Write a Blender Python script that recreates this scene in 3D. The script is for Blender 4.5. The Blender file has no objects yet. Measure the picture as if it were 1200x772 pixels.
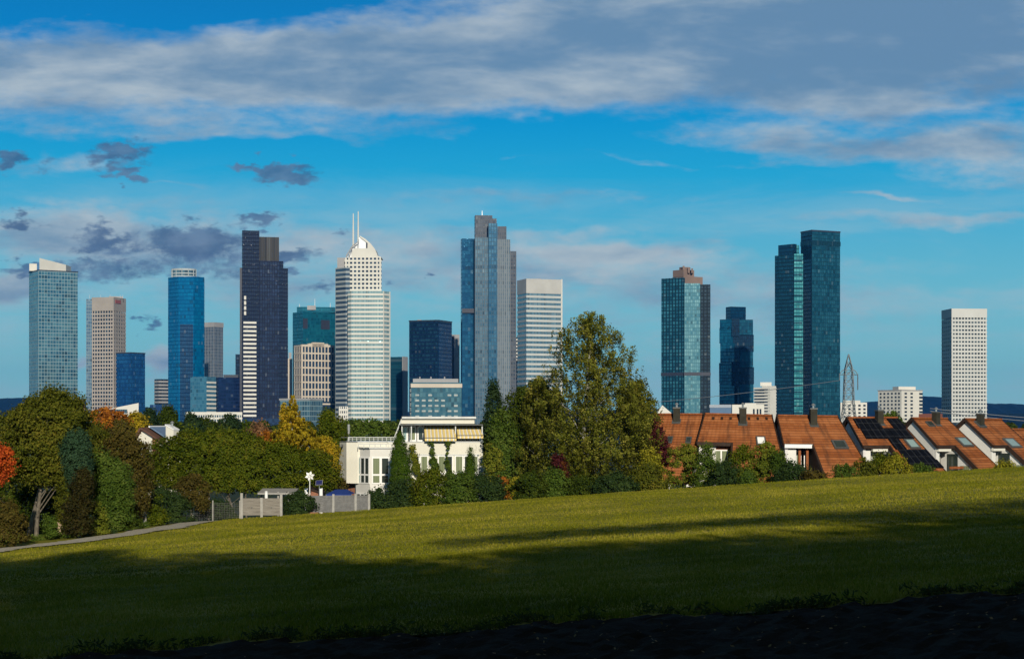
import bpy, math, random
import numpy as np
from mathutils import Vector
R = math.radians
SC = bpy.context.scene
COL = SC.collection
F = 2000.0            # focal length in photo pixels (1200 wide)
HZ = 500.0            # photo row of the horizon
SUN_AZ, SUN_EL = 9.0, 19.0

def at(px, py, Y):
    return Vector(((px-600)/F*Y, Y, (HZ-py)/F*Y))
def sx(px, Y): return (px-600)/F*Y
def sz(py, Y): return (HZ-py)/F*Y
def lin(c): 
    c = c/255.0
    return c/12.92 if c <= 0.04045 else ((c+0.055)/1.055)**2.4
def C(r, g, b, k=1.0): return (lin(r)*k, lin(g)*k, lin(b)*k, 1.0)

def sstep(a, b, x):
    t = np.clip((x-a)/(b-a), 0, 1)
    return t*t*(3-2*t)
def ground(x, y):
    x = np.asarray(x, float); y = np.asarray(y, float)
    xc = 90*np.tanh(x/90)
    p = -3.39 + .069*xc - .015*np.clip(y, -60, 200)
    p = p + .10*np.sin(x*.21+.5)*np.sin(y*.13) * sstep(20, 60, y)*(1-sstep(110, 118, y))
    drop = 4.6*sstep(121, 150, y)
    near = p - drop
    w = sstep(190, 700, y)
    return near*(1-w) + (-30.0)*w
def gz(x, y): return float(ground(x, y))

# ------------------------------------------------------------------ scene objects
def tag(o, label=None, cat=None, group=None, kind=None):
    if label: o['label'] = label
    if cat: o['category'] = cat
    if group: o['group'] = group
    if kind: o['kind'] = kind
    return o
def thing(name, label, cat, loc, group=None):
    o = bpy.data.objects.new(name, None); COL.objects.link(o)
    o.empty_display_size = .2
    o.location = loc
    return tag(o, label, cat, group)
def origin(o):
    v = Vector((0, 0, 0))
    while o is not None:
        v = v + Vector(o.location); o = o.parent
    return v

class MB:
    def __init__(s): s.v = []; s.f = []; s.uv = []
    def poly(s, pts, uv=None):
        b = len(s.v); s.v += [tuple(p) for p in pts]
        s.f.append(tuple(range(b, b+len(pts))))
        s.uv.append(uv if uv else [(p[0], p[2]) for p in pts])
    def prism(s, fp, z0, z1, cap=True, u0=0.0):
        """footprint given anticlockwise seen from above"""
        n = len(fp); u = u0
        for i in range(n):
            a, b = fp[i], fp[(i+1) % n]
            L = math.hypot(b[0]-a[0], b[1]-a[1])
            s.poly([(a[0], a[1], z0), (b[0], b[1], z0), (b[0], b[1], z1), (a[0], a[1], z1)],
                   [(u, z0), (u+L, z0), (u+L, z1), (u, z1)])
            u += L
        if cap:
            s.poly([(p[0], p[1], z1) for p in fp], [(0.01, 0.01)]*n)
            s.poly([(p[0], p[1], z0) for p in reversed(fp)], [(0.01, 0.01)]*n)
        return s
    def box(s, x0, x1, y0, y1, z0, z1):
        return s.prism([(x0, y0), (x1, y0), (x1, y1), (x0, y1)], z0, z1)
    def obox(s, c, ax, ay, az):
        """box from centre and three half-axis vectors"""
        c, ax, ay, az = map(Vector, (c, ax, ay, az))
        P = [c+i*ax+j*ay+k*az for k in (-1, 1) for j in (-1, 1) for i in (-1, 1)]
        lx, ly, lz = ax.length*2, ay.length*2, az.length*2
        for q, (w, h) in (((0, 1, 5, 4), (lx, lz)), ((1, 3, 7, 5), (ly, lz)), ((3, 2, 6, 7), (lx, lz)),
                          ((2, 0, 4, 6), (ly, lz)), ((4, 5, 7, 6), (lx, ly)), ((2, 3, 1, 0), (lx, ly))):
            s.poly([P[i] for i in q], [(0, 0), (w, 0), (w, h), (0, h)])
        return s
    def bar(s, p, q, w, h=None):
        p, q = Vector(p), Vector(q); h = h or w
        d = q-p
        up = Vector((0, 0, 1)) if abs(d.normalized().z) < .95 else Vector((0, 1, 0))
        a = d.cross(up).normalized()*w/2; b = a.cross(d).normalized()*h/2
        return s.obox((p+q)/2, d/2, a, b)
    def tube(s, p, q, r0, r1, n=7):
        p, q = Vector(p), Vector(q); d = (q-p).normalized()
        up = Vector((0, 0, 1)) if abs(d.z) < .9 else Vector((1, 0, 0))
        a = d.cross(up).normalized(); b = a.cross(d)
        A = []; B = []
        for i in range(n):
            t = 2*math.pi*i/n; e = a*math.cos(t)+b*math.sin(t)
            A.append(p+e*r0); B.append(q+e*r1)
        for i in range(n):
            j = (i+1) % n
            s.poly([A[j], A[i], B[i], B[j]])
        s.poly(A); s.poly(list(reversed(B)))
        return s
    def chain(s, pts, rs, n=7):
        for i in range(len(pts)-1): s.tube(pts[i], pts[i+1], rs[i], rs[i+1], n)
        return s
    def build(s, name, mat, parent=None, loc=None):
        o0 = origin(parent) if parent is not None else Vector(loc if loc is not None else (0, 0, 0))
        me = bpy.data.meshes.new(name)
        me.from_pydata([(a[0]-o0.x, a[1]-o0.y, a[2]-o0.z) for a in s.v], [], s.f)
        uvl = me.uv_layers.new(name='UVMap')
        flat = [c for f in s.uv for p in f for c in p]
        uvl.data.foreach_set('uv', flat)
        if mat: me.materials.append(mat)
        o = bpy.data.objects.new(name, me); COL.objects.link(o)
        if parent is not None: o.parent = parent
        else: o.location = o0
        return o

def np_mesh(name, V, k, mat, parent=None, loc=None):
    """V: (n*k,3) vertices, consecutive k per face"""
    o0 = origin(parent) if parent is not None else Vector(loc if loc is not None else (0, 0, 0))
    V = V - np.array(o0)
    n = len(V)//k
    me = bpy.data.meshes.new(name)
    me.vertices.add(n*k); me.vertices.foreach_set('co', V.astype(np.float32).ravel())
    me.loops.add(n*k); me.loops.foreach_set('vertex_index', np.arange(n*k, dtype=np.int32))
    me.polygons.add(n)
    me.polygons.foreach_set('loop_start', np.arange(0, n*k, k, dtype=np.int32))
    me.polygons.foreach_set('loop_total', np.full(n, k, np.int32))
    me.update(calc_edges=True); me.validate()
    if mat: me.materials.append(mat)
    o = bpy.data.objects.new(name, me); COL.objects.link(o)
    if parent is not None: o.parent = parent
    else: o.location = o0
    return o

# ------------------------------------------------------------------ node expressions
class X:
    nt = None
    def __init__(s, sock): s.s = sock
    @staticmethod
    def m(op, a, b=None, c=None, clamp=False):
        n = X.nt.nodes.new('ShaderNodeMath'); n.operation = op; n.use_clamp = clamp
        for i, v in enumerate((a, b, c)):
            if v is None: continue
            if isinstance(v, X): X.nt.links.new(v.s, n.inputs[i])
            else: n.inputs[i].default_value = v
        return X(n.outputs[0])
    def __add__(s, o): return X.m('ADD', s, o)
    def __radd__(s, o): return X.m('ADD', o, s)
    def __sub__(s, o): return X.m('SUBTRACT', s, o)
    def __rsub__(s, o): return X.m('SUBTRACT', o, s)
    def __mul__(s, o): return X.m('MULTIPLY', s, o)
    def __rmul__(s, o): return X.m('MULTIPLY', o, s)
    def __truediv__(s, o): return X.m('DIVIDE', s, o)
    def fract(s): return X.m('FRACT', s)
    def floor(s): return X.m('FLOOR', s)
    def gt(s, o): return X.m('GREATER_THAN', s, o)
    def lt(s, o): return X.m('LESS_THAN', s, o)
def smooth(x, a, b, lo=0.0, hi=1.0):
    n = X.nt.nodes.new('ShaderNodeMapRange'); n.interpolation_type = 'SMOOTHSTEP'
    X.nt.links.new(x.s, n.inputs[0])
    for i, v in enumerate((a, b, lo, hi)): n.inputs[i+1].default_value = v
    return X(n.outputs[0])
def comb(x, y, z=0.0):
    n = X.nt.nodes.new('ShaderNodeCombineXYZ')
    for i, v in enumerate((x, y, z)):
        if isinstance(v, X): X.nt.links.new(v.s, n.inputs[i])
        else: n.inputs[i].default_value = v
    return X(n.outputs[0])
def noise(vec, scale, detail=4.0, rough=.55, dist=0.0, out=0):
    n = X.nt.nodes.new('ShaderNodeTexNoise')
    if vec is not None: X.nt.links.new(vec.s, n.inputs['Vector'])
    n.inputs['Scale'].default_value = scale; n.inputs['Detail'].default_value = detail
    n.inputs['Roughness'].default_value = rough; n.inputs['Distortion'].default_value = dist
    return X(n.outputs[out])
def wnoise(vec):
    n = X.nt.nodes.new('ShaderNodeTexWhiteNoise'); n.noise_dimensions = '3D'
    X.nt.links.new(vec.s, n.inputs['Vector'])
    return X(n.outputs['Value'])
def mixc(f, a, b, blend='MIX'):
    n = X.nt.nodes.new('ShaderNodeMix'); n.data_type = 'RGBA'; n.blend_type = blend
    for i, v in ((0, f), (6, a), (7, b)):
        if isinstance(v, X): X.nt.links.new(v.s, n.inputs[i])
        else: n.inputs[i].default_value = v
    return X(n.outputs[2])
def ramp(f, stops):
    n = X.nt.nodes.new('ShaderNodeValToRGB')
    X.nt.links.new(f.s, n.inputs[0])
    e = n.color_ramp.elements
    while len(e) < len(stops): e.new(.5)
    for el, (p, c) in zip(e, stops): el.position = p; el.color = c
    return X(n.outputs[0])
def sep(v):
    n = X.nt.nodes.new('ShaderNodeSeparateXYZ'); X.nt.links.new(v.s, n.inputs[0])
    return X(n.outputs[0]), X(n.outputs[1]), X(n.outputs[2])
def tc(name):
    n = X.nt.nodes.new('ShaderNodeTexCoord'); return X(n.outputs[name])
def geo(name):
    n = X.nt.nodes.new('ShaderNodeNewGeometry'); return X(n.outputs[name])
def start(name):
    m = bpy.data.materials.new(name); m.use_nodes = True
    X.nt = m.node_tree
    b = m.node_tree.nodes['Principled BSDF']
    return m, b
def setp(b, **kw):
    names = dict(col='Base Color', rough='Roughness', metal='Metallic', spec='Specular IOR Level', normal='Normal', coat='Coat Weight')
    for k, v in kw.items():
        i = b.inputs[names[k]]
        if isinstance(v, X): X.nt.links.new(v.s, i)
        else: i.default_value = v
def bump(h, strength=.5, dist=.02):
    n = X.nt.nodes.new('ShaderNodeBump'); n.inputs['Strength'].default_value = strength; n.inputs['Distance'].default_value = dist
    X.nt.links.new(h.s, n.inputs['Height']); return X(n.outputs[0])

def plain(name, col, rough=.7, var=.12, scale=1.5, metal=0.0, spec=.12):
    m, b = start(name)
    n = noise(tc('Object'), scale, 5)
    c = mixc(smooth(n, .3, .7), tuple(x*(1-var) for x in col[:3])+(1,), tuple(min(1, x*(1+var)) for x in col[:3])+(1,))
    setp(b, col=c, rough=rough, metal=metal, spec=spec)
    return m

def facade(name, glass, glass2, frame, cw, ch, mx=.12, mz=.15, rough=.16, metal=.45, spec=.6, floors=.25):
    """curtain wall: cells of cw x ch metres, mullion / spandrel fractions mx, mz"""
    m, b = start(name)
    u, v, _ = sep(tc('UV'))
    a = u/cw; d = v/ch
    fx = a.fract(); fz = d.fract()
    frm = X.m('MAXIMUM', fx.lt(mx), fz.lt(mz))
    cell = wnoise(comb(a.floor(), d.floor(), 3.3))
    flo = wnoise(comb(1.7, d.floor(), 9.1))
    big = noise(comb(u, v*.6, 0.0), .035, 3)
    t = cell*.55 + flo*floors + (big-.35)*.9
    g = mixc(smooth(t, .1, 1.0), glass, glass2)
    c = mixc(frm, g, frame)
    dk = wnoise(comb(a.floor()*.5, d.floor(), 12.9)).gt(.93)
    c = mixc(dk*(1.0-frm)*.45, c, (.01, .014, .02, 1))
    lt = wnoise(comb(a.floor(), d.floor(), 21.0)).gt(.975)
    c = mixc(lt*(1.0-frm)*.13, c, (.45, .47, .45, 1))  # scattered pale panes: highlights put into the colour
    setp(b, col=c, rough=frm*.5+rough, metal=(1.0-frm)*metal, spec=(1.0-frm)*(spec-.06)+.06)
    # slightly tilted panes
    lowv = noise(comb(u*.8, v*.35, 4.0), .11, 3, .6)
    jit = (wnoise(comb(a.floor(), d.floor(), 7.7))-.5)*.6*ch
    setp(b, normal=bump(fx*jit*(1.0-frm), .25, .05))
    return m
def leafmat(name, cols, trans=.28, rough=.55, patch=.5):
    m, b = start(name)
    r = geo('Random Per Island')
    n = noise(tc('Object'), patch, 3)
    t = r*.62 + (n-.5)*1.3 + .19
    k = len(cols)
    c = ramp(t, [(i/(k-1)*.9+.05, cols[i]) for i in range(k)])
    setp(b, col=c, rough=rough, spec=.02)
    tr = X.nt.nodes.new('ShaderNodeBsdfTranslucent'); X.nt.links.new(c.s, tr.inputs[0])
    mx = X.nt.nodes.new('ShaderNodeMixShader'); mx.inputs[0].default_value = trans
    X.nt.links.new(b.outputs[0], mx.inputs[1]); X.nt.links.new(tr.outputs[0], mx.inputs[2])
    X.nt.links.new(mx.outputs[0], X.nt.nodes['Material Output'].inputs[0])
    return m

# ------------------------------------------------------------------ camera, light, sky
cam = bpy.data.cameras.new('camera'); camo = bpy.data.objects.new('camera', cam); COL.objects.link(camo)
cam.sensor_width = 36; cam.lens = F/1200*36; cam.shift_y = (HZ-386)/1200
cam.clip_start = .5; cam.clip_end = 60000
camo.rotation_euler = (R(90), 0, 0)
SC.camera = camo
SC.view_settings.view_transform = 'Standard'; SC.view_settings.look = 'None'
SC.view_settings.gamma = 1; SC.view_settings.use_curve_mapping = False
SC.view_settings.exposure = 0.0
SC.cycles.max_bounces = 6; SC.cycles.diffuse_bounces = 3; SC.cycles.glossy_bounces = 3
SC.cycles.transmission_bounces = 3; SC.cycles.volume_bounces = 0; SC.cycles.transparent_max_bounces = 4
SC.cycles.use_denoising = True
sd = Vector((math.sin(R(SUN_AZ))*math.cos(R(SUN_EL)), -math.cos(R(SUN_AZ))*math.cos(R(SUN_EL)), math.sin(R(SUN_EL))))
sl = bpy.data.lights.new('sun', 'SUN'); sl.energy = 4.6; sl.angle = R(.5); sl.color = (1, .91, .74)
so = bpy.data.objects.new('sun', sl); COL.objects.link(so)
so.rotation_euler = sd.to_track_quat('Z', 'Y').to_euler(); so.location = (60, -120, 80)

SKY_STRENGTH = .08
w = bpy.data.worlds.new('World'); SC.world = w; w.use_nodes = True
X.nt = w.node_tree
bg = w.node_tree.nodes['Background']; bg.inputs[1].default_value = SKY_STRENGTH
sky = X.nt.nodes.new('ShaderNodeTexSky'); sky.sky_type = 'NISHITA'; sky.sun_disc = False
sky.sun_elevation = R(SUN_EL); sky.sun_rotation = R(180-SUN_AZ)
sky.air_density = 1.0; sky.dust_density = .3; sky.ozone_density = 3.0
hs = X.nt.nodes.new('ShaderNodeHueSaturation'); hs.inputs['Saturation'].default_value = 1.45; hs.inputs['Hue'].default_value = .485
hs.inputs['Value'].default_value = .95
X.nt.links.new(sky.outputs[0], hs.inputs['Color'])
dx, dy, dz = sep(tc('Generated'))
ady = X.m('MAXIMUM', X.m('ABSOLUTE', dy), .12)
u_ = dx/ady; v_ = dz/ady
uv0 = comb(u_, v_, 0.0)
fr = comb(u_*1.0, v_*2.6, X.m('SIGN', dy)*3.0)
wx = noise(fr, 9.0, 4, .6)-.5
wy = noise(comb(u_*1.0+7.1, v_*2.6, 1.0), 9.0, 4, .6)-.5
wx2 = noise(fr, 55.0, 3, .6)-.5
wy2 = noise(comb(u_+3.1, v_*2.0, 2.0), 60.0, 3, .6)-.5
uvA = comb(u_+wx*.06, v_+wy*.035, 0.0)
uvB = comb(u_+wx*.016+wx2*.034, v_+wy*.012+wy2*.026, 0.0)
k_ = 1.0/SKY_STRENGTH
def blobs(vec, lst):
    tot = None
    for (px, py, wxp, hyp, amp) in lst:
        n = X.nt.nodes.new('ShaderNodeVectorMath'); n.operation = 'SUBTRACT'
        X.nt.links.new(vec.s, n.inputs[0]); n.inputs[1].default_value = ((px-600)/F, (HZ-py)/F, 0)
        q = X.nt.nodes.new('ShaderNodeVectorMath'); q.operation = 'MULTIPLY'
        X.nt.links.new(n.outputs[0], q.inputs[0]); q.inputs[1].default_value = (F/wxp, F/hyp, 0)
        l = X.nt.nodes.new('ShaderNodeVectorMath'); l.operation = 'LENGTH'
        X.nt.links.new(q.outputs[0], l.inputs[0])
        g = smooth(X(l.outputs['Value']), 0.0, 1.6, amp, 0.0)
        tot = g if tot is None else tot+g
    return tot
SHEET = [(40, 85, 330, 62, 1.0), (330, 85, 230, 52, .95), (545, 85, 200, 48, .95), (690, 112, 110, 24, .55), (780, 20, 330, 70, 1.05),
         (1080, 50, 330, 95, 1.25), (940, 120, 170, 26, .5), (160, 6, 200, 15, -1.3), (985, 172, 130, 17, .75), (1160, 185, 130, 30, 1.0), (850, 158, 100, 12, .5),
         (1110, 258, 170, 11, .75), (60, 190, 150, 16, .6), (270, 163, 190, 8, .55), (110, 268, 260, 30, .95), (8, 345, 40, 26, 1.2),
         (182, 425, 22, 22, 1.2), (95, 425, 12, 14, .8), (60, 300, 110, 40, .45), (640, 268, 170, 11, .6), (1045, 229, 60, 5, .75), (735, 296, 100, 13, .7), (620, 335, 520, 42, .45), (470, 285, 330, 16, .5), (880, 395, 340, 40, .4), (560, 232, 330, 12, .42), (760, 188, 200, 5, .42), (210, 217, 60, 4, .5), (480, 310, 380, 30, .35), (300, 150, 260, 12, .45), (300, 350, 180, 45, .3), (880, 330, 300, 60, .22)]
CUM = [(140, 180, 48, 15, 1.1), (128, 205, 22, 9, .9), (157, 206, 16, 10, 1.0), (330, 203, 48, 14, 1.2), (286, 193, 22, 7, .7), (4, 187, 20, 14, 1.1), (55, 190, 24, 9, .6),
       (15, 260, 34, 12, 1.1), (118, 282, 44, 14, 1.1), (110, 262, 14, 12, .7), (228, 278, 60, 18, 1.25), (302, 257, 24, 10, 1.1), (235, 310, 110, 22, .8), (95, 318, 70, 18, .75),
       (335, 300, 36, 12, .9), (375, 337, 30, 11, .8), (172, 377, 14, 8, .9), (20, 316, 34, 9, .8), (456, 330, 16, 7, .7), (506, 327, 11, 6, .7), (396, 275, 12, 8, .8), (100, 350, 80, 12, .4)]
sk = ramp(dz, [(.0, C(146, 210, 214, k_)), (.035, C(134, 206, 214, k_)), (.09, C(102, 190, 214, k_)), (.145, C(28, 168, 216, k_)), (.175, C(0, 152, 212, k_)), (.215, C(0, 130, 200, k_)), (.30, C(20, 100, 165, k_)), (.5, C(50, 78, 104, k_))])
skc = mixc(.94, X(hs.outputs[0]), sk)
fineA = noise(comb(u_*1.0, v_*2.3, X.m('SIGN', dy)), 21.0, 7, .60, .25)
rip = noise(comb(u_*1.0, v_*2.4, 5.0), 70.0, 4, .55)
dA = blobs(uvA, SHEET) + (fineA-.5)*1.05 + (rip-.5)*.45
# deck seen at the top edge, extended overhead unseen to deepen the shade
dA = dA + smooth(dz, .27, .5, 0.0, 2.0)
covA = smooth(dA, .20, 1.05)
puff = noise(comb(u_*1.0, v_*1.4, 8.0), 95.0, 6, .62)
covB = smooth(blobs(uvB, CUM)*1.1 + (puff-.5)*1.5, .30, 1.05)
shade = noise(comb(u_*1.0, v_*3.4, 9.0), 10.0, 5, .55, .2)
k = 1.0/SKY_STRENGTH
lit = smooth(shade-(dA-.8)*.14-smooth(u_, .02, .2)*smooth(v_, .17, .2)*.15+(rip-.5)*.16, .26, .70)
cA = mixc(lit, C(108, 142, 172, k), C(188, 199, 204, k))
cB = mixc(smooth(noise(comb(u_, v_*1.8, 2.2), 40.0, 4), .35, .65), C(64, 96, 134, k), C(98, 126, 158, k))
over = smooth(dz, .3, .6)
cA = mixc(over, cA, C(56, 58, 60, k))  # unseen overhead part darkened so less sky light fills the shade
veil = noise(comb(u_*1.0, v_*5.0, X.m('SIGN', dy)*2.0+4.0), 7.0, 6, .6, .4)
covV = smooth(veil, .40, .72)*smooth(v_, .165, .10)*.55
skc = mixc(covV, skc, C(168, 198, 208, k))
colr = mixc(covA*.90, skc, cA)
colr = mixc(covB*.85, colr, cB)
X.nt.links.new(colr.s, bg.inputs[0])
w.cycles.sampling_method = 'MANUAL'; w.cycles.sample_map_resolution = 512
# ------------------------------------------------------------------ ground
def sheet(name, xs, ys, zf, mat, kind='structure'):
    V = [(x, y, zf(x, y)) for y in ys for x in xs]; n = len(xs)
    Fc = [(j*n+i, j*n+i+1, (j+1)*n+i+1, (j+1)*n+i) for j in range(len(ys)-1) for i in range(n-1)]
    me = bpy.data.meshes.new(name); me.from_pydata(V, [], Fc); me.materials.append(mat)
    for p in me.polygons: p.use_smooth = True
    o = bpy.data.objects.new(name, me); COL.objects.link(o); o['kind'] = kind
    return o
m, b = start('far_land')
p = tc('Object')
c = ramp(noise(p, .02, 6, .6), [(.3, (.018, .030, .012, 1)), (.5, (.035, .050, .020, 1)), (.7, (.10, .095, .07, 1))])
setp(b, col=c, rough=.9, spec=.1); M_LAND = m
xs = [-9000, -6000, -4000, -2500, -1500, -900, -500, -300, -200, -140, -100] + list(range(-84, 85, 6)) + [100, 140, 200, 300, 500, 900, 1500, 2500, 4000, 6000, 9000]
ys = [-400, -200, -100, -60, -30] + list(range(-12, 110, 8)) + list(range(112, 206, 3)) + [220, 250, 290, 340, 400, 470, 560, 700, 1000, 1500, 2500, 4000, 7000, 12000]
GROUND = sheet('ground', xs, ys, lambda x, y: gz(x, y) - (.35 if y < 121 else .05), M_LAND)

# meadow: stubbly mown grass with faint mowing lines running along the crest
m, b = start('meadow')
px_, py_, pz_ = sep(tc('Object'))
fine = noise(comb(px_, py_*.5), 6.0, 6, .65)
mid = noise(comb(px_*.35, py_), .22, 4, .6)
lines = X.m('SINE', (py_+noise(comb(px_, py_), .05, 2)*6.0-px_*.06)*2.6)
t = fine*.45 + mid*1.05 + lines*.07
c = ramp(t-.15, [(.28, (0.0733, 0.0780, 0.0065, 1)), (.45, (0.1405, 0.1430, 0.0104, 1)), (.62, (0.2322, 0.2145, 0.0182, 1)), (.8, (0.3299, 0.2795, 0.0390, 1))])
setp(b, col=c, rough=.85, spec=.15, normal=bump(fine, .9, .12)); M_MEADOW = m
xs = [x*1.5 for x in range(-46, 47)]; ys = [33.0+.25*i for i in range(4)] + [34+1.5*i for i in range(60)] + [123.4]
xs = [-300, -160, -100] + xs + [100, 160, 300]
sheet('meadow', xs, ys, lambda x, y: gz(x, y) - (.3*max(0, (y-121.5))/2), M_MEADOW)
# bare soil in front
m, b = start('soil')
p = tc('Object')
n1 = noise(p, 3.0, 8, .7); n2 = noise(p, 14.0, 5, .6)
setp(b, col=mixc(n2, (.010, .0055, .002, 1), (.034, .021, .008, 1)), rough=.95, spec=.1, normal=bump(n1+n2*.4, 1.0, .15)); M_SOIL = m
rs = random.Random(3)
xs = [x*.22 for x in range(-70, 71)]; xs = [-300, -60, -25] + xs + [25, 60, 300]
ys = [-200, -80, -30, -5, 10, 18] + [22+.22*i for i in range(53)]
edge = lambda x: 33.4 + .5*math.sin(x*.9) + .35*math.sin(x*2.3+1) + .25*math.sin(x*5.1)
def soilz(x, y):
    e = edge(x) - y
    k = min(1, max(0, e/.5))
    return gz(x, y) + (-.10 + k*(.14 + .05*math.sin(x*7.3+y*3.1)*math.sin(y*5.7) + rs.uniform(-.04, .04)))
sheet('soil_strip', xs, ys, soilz, M_SOIL)
# gravel path at left
M_GRAVEL = plain('gravel', (.43, .39, .31), .95, .35, 9.0)
pts = [(-330, 690), (-160, 667), (-60, 652), (0, 644), (60, 638.5), (120, 630.5), (185, 620.5), (232, 612)]
def plane_at(px, py):
    u = (px-600)/F
    Y = 3.39/((py-HZ)/F + .069*u - .015)
    for _ in range(30):
        Y = -gz(u*Y, Y)*F/(py-HZ)
    return u*Y, Y
P = []
for a, bb in zip(pts[:-1], pts[1:]):
    for q in range(16):
        P.append((a[0]+(bb[0]-a[0])*q/16, a[1]+(bb[1]-a[1])*q/16))
P.append(pts[-1])
V = []; rp = random.Random(8)
for (px, py) in P:
    g = sstep(-60, 232, px)
    x, y = plane_at(px, py)
    wd = 1.9*(1-.3*g) + rp.uniform(-.28, .28) + .2*math.sin(px*.11)
    for s in (-1, -.5, 0, .5, 1):
        xx = x + s*wd; V.append((xx, y, gz(xx, y)+.06+.02*(1-abs(s))))
me = bpy.data.meshes.new('path'); n = len(P)
me.from_pydata(V, [], [(i*5+j, i*5+j+1, i*5+5+j+1, i*5+5+j) for i in range(n-1) for j in range(4)]); me.materials.append(M_GRAVEL)
o = bpy.data.objects.new('path', me); COL.objects.link(o); o['kind'] = 'structure'

# grass blades, weeds along the soil edge, leaf litter
rng = np.random.default_rng(11)
def blades(n, y0, y1, h, wd, power, seed, umax=.43):
    r = np.random.default_rng(seed)
    y = y0 + (y1-y0)*r.random(n)**power
    x = (r.random(n)*2-1)*(umax*y+1)
    keep = (y > 33.4 + .5*np.sin(x*.9) + .35*np.sin(x*2.3+1) + .25*np.sin(x*5.1)-.1)
    pxx = x/y*F+600                                   # leave the gravel path free
    on = np.zeros(n, bool)
    pathx = np.interp(y, [plane_at(*q)[1] for q in pts], [plane_at(*q)[0] for q in pts])
    keep &= (x > pathx + 1.2 + .5*r.random(n)) | (y < 80)
    x = x[keep]; y = y[keep]; n = len(x)
    tuft = .55 + .9*(np.sin(x*1.7+np.sin(y*.9)*2)*np.sin(y*1.1+np.sin(x*.7)) * .5 + .5)
    hh = h*(.5+.9*r.random(n))*tuft; ww = wd*(.6+.8*r.random(n))
    a = r.random(n)*math.pi; z = ground(x, y)
    lean = (r.random((n, 2))-.5)*hh[:, None]*1.1
    B = np.stack([x, y, z], 1)
    d = np.stack([np.cos(a)*ww, np.sin(a)*ww*.6, np.zeros(n)], 1)
    T = B + np.stack([lean[:, 0], lean[:, 1], hh], 1)
    return np.stack([B-d/2, B+d/2, T], 1).reshape(-1, 3)
M_BLADE = leafmat('grass_blade', [(0.0807, 0.0936, 0.0065, 1), (0.1466, 0.1534, 0.0091, 1), (0.2322, 0.2184, 0.0156, 1), (0.3544, 0.2925, 0.0520, 1)], .3, .6, .15)
G = np.concatenate([blades(250000, 33.2, 60, .075, .020, 1.2, 1), blades(300000, 55, 122.3, .062, .04, .9, 2)])
o = np_mesh('grass', G, 3, M_BLADE); o['kind'] = 'stuff'; o['label'] = 'short mown grass of the sloping meadow'
M_WEED = leafmat('weed', [(.030, .042, .012, 1), (.05, .06, .016, 1), (.08, .085, .02, 1)], .25)
r = np.random.default_rng(5); cx = r.uniform(-14, 14, 150); n = 5200
ci = r.integers(0, 150, n); sc_ = r.uniform(.05, .42, 150)**1.6+.03
x = cx[ci] + r.normal(0, .12, n); y = 33.4+.5*np.sin(x*.9)+.35*np.sin(x*2.3+1)+.25*np.sin(x*5.1) + r.normal(.1, .18, n)
z = ground(x, y) + r.random(n)*sc_[ci]
q = r.normal(0, 1, (n, 2, 3)); q /= np.linalg.norm(q, axis=2, keepdims=True); s = r.uniform(.02, .05, n)[:, None]
B = np.stack([x, y, z], 1)
np_w = np.stack([B-q[:, 0]*s*2, B-q[:, 1]*s*.6, B+q[:, 0]*s*2, B+q[:, 1]*s*.6], 1).reshape(-1, 3)
o = np_mesh('weeds', np_w, 4, M_WEED); o['kind'] = 'stuff'; o['label'] = 'ragged weeds along the edge of the bare soil'
M_LITTER = leafmat('leaf_litter', [(.06, .03, .012, 1), (.15, .08, .03, 1), (.30, .20, .10, 1), (.22, .08, .02, 1)], .1)
n = 420; y = r.uniform(26, 33.2, n); x = (r.random(n)*2-1)*.32*y; keep = r.random(n) < .35+.65*(x/y > 0); x = x[keep]; y = y[keep]; n = len(x)
B = np.stack([x, y, ground(x, y)+.13], 1); q = r.normal(0, 1, (n, 2, 3)); q[:, :, 2] *= .35; q /= np.linalg.norm(q, axis=2, keepdims=True)
s = r.uniform(.02, .05, n)[:, None]
o = np_mesh('fallen_leaves', np.stack([B-q[:, 0]*s, B-q[:, 1]*s*.6, B+q[:, 0]*s, B+q[:, 1]*s*.6], 1).reshape(-1, 3), 4, M_LITTER); o['kind'] = 'stuff'; o['label'] = 'dry pale leaves scattered over the dark soil'

# ------------------------------------------------------------------ hills
m, b = start('forest_hill')
c = ramp(noise(tc('Object'), .004, 6, .65), [(.35, (.004, .010, .009, 1)), (.55, (.008, .018, .015, 1)), (.7, (.016, .028, .018, 1))])
setp(b, col=c, rough=.95, spec=.05); M_HILL = m
def hill(Y, depth, prof, amp, seed):
    r = np.random.default_rng(seed)
    pxs = np.arange(prof[0][0], prof[-1][0]+1, 6.0)
    top = np.interp(pxs, [p[0] for p in prof], [p[1] for p in prof])
    k = r.normal(0, 1, len(pxs)); k = np.convolve(k, np.ones(3)/3, 'same')
    top = top + k*amp
    V = []; rows = [(-.9, 0), (-.55, .45), (-.25, .8), (0, 1.0), (.35, .9), (1.0, 0)]
    for (d, hgt) in rows:
        for i, px in enumerate(pxs):
            yy = Y + d*depth; x = (px-600)/F*Y
            zt = (HZ-top[i])/F*Y
            V.append((x, yy, -40 + (zt+40)*hgt*(1 if hgt in (0, 1.0) else 1+.06*r.normal())))
    n = len(pxs)
    Fc = [(j*n+i, j*n+i+1, (j+1)*n+i+1, (j+1)*n+i) for j in range(len(rows)-1) for i in range(n-1)]
    me = bpy.data.meshes.new('hills'); me.from_pydata(V, [], Fc); me.materials.append(M_HILL)
    o = bpy.data.objects.new('hills', me); COL.objects.link(o); o['kind'] = 'structure'
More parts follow.
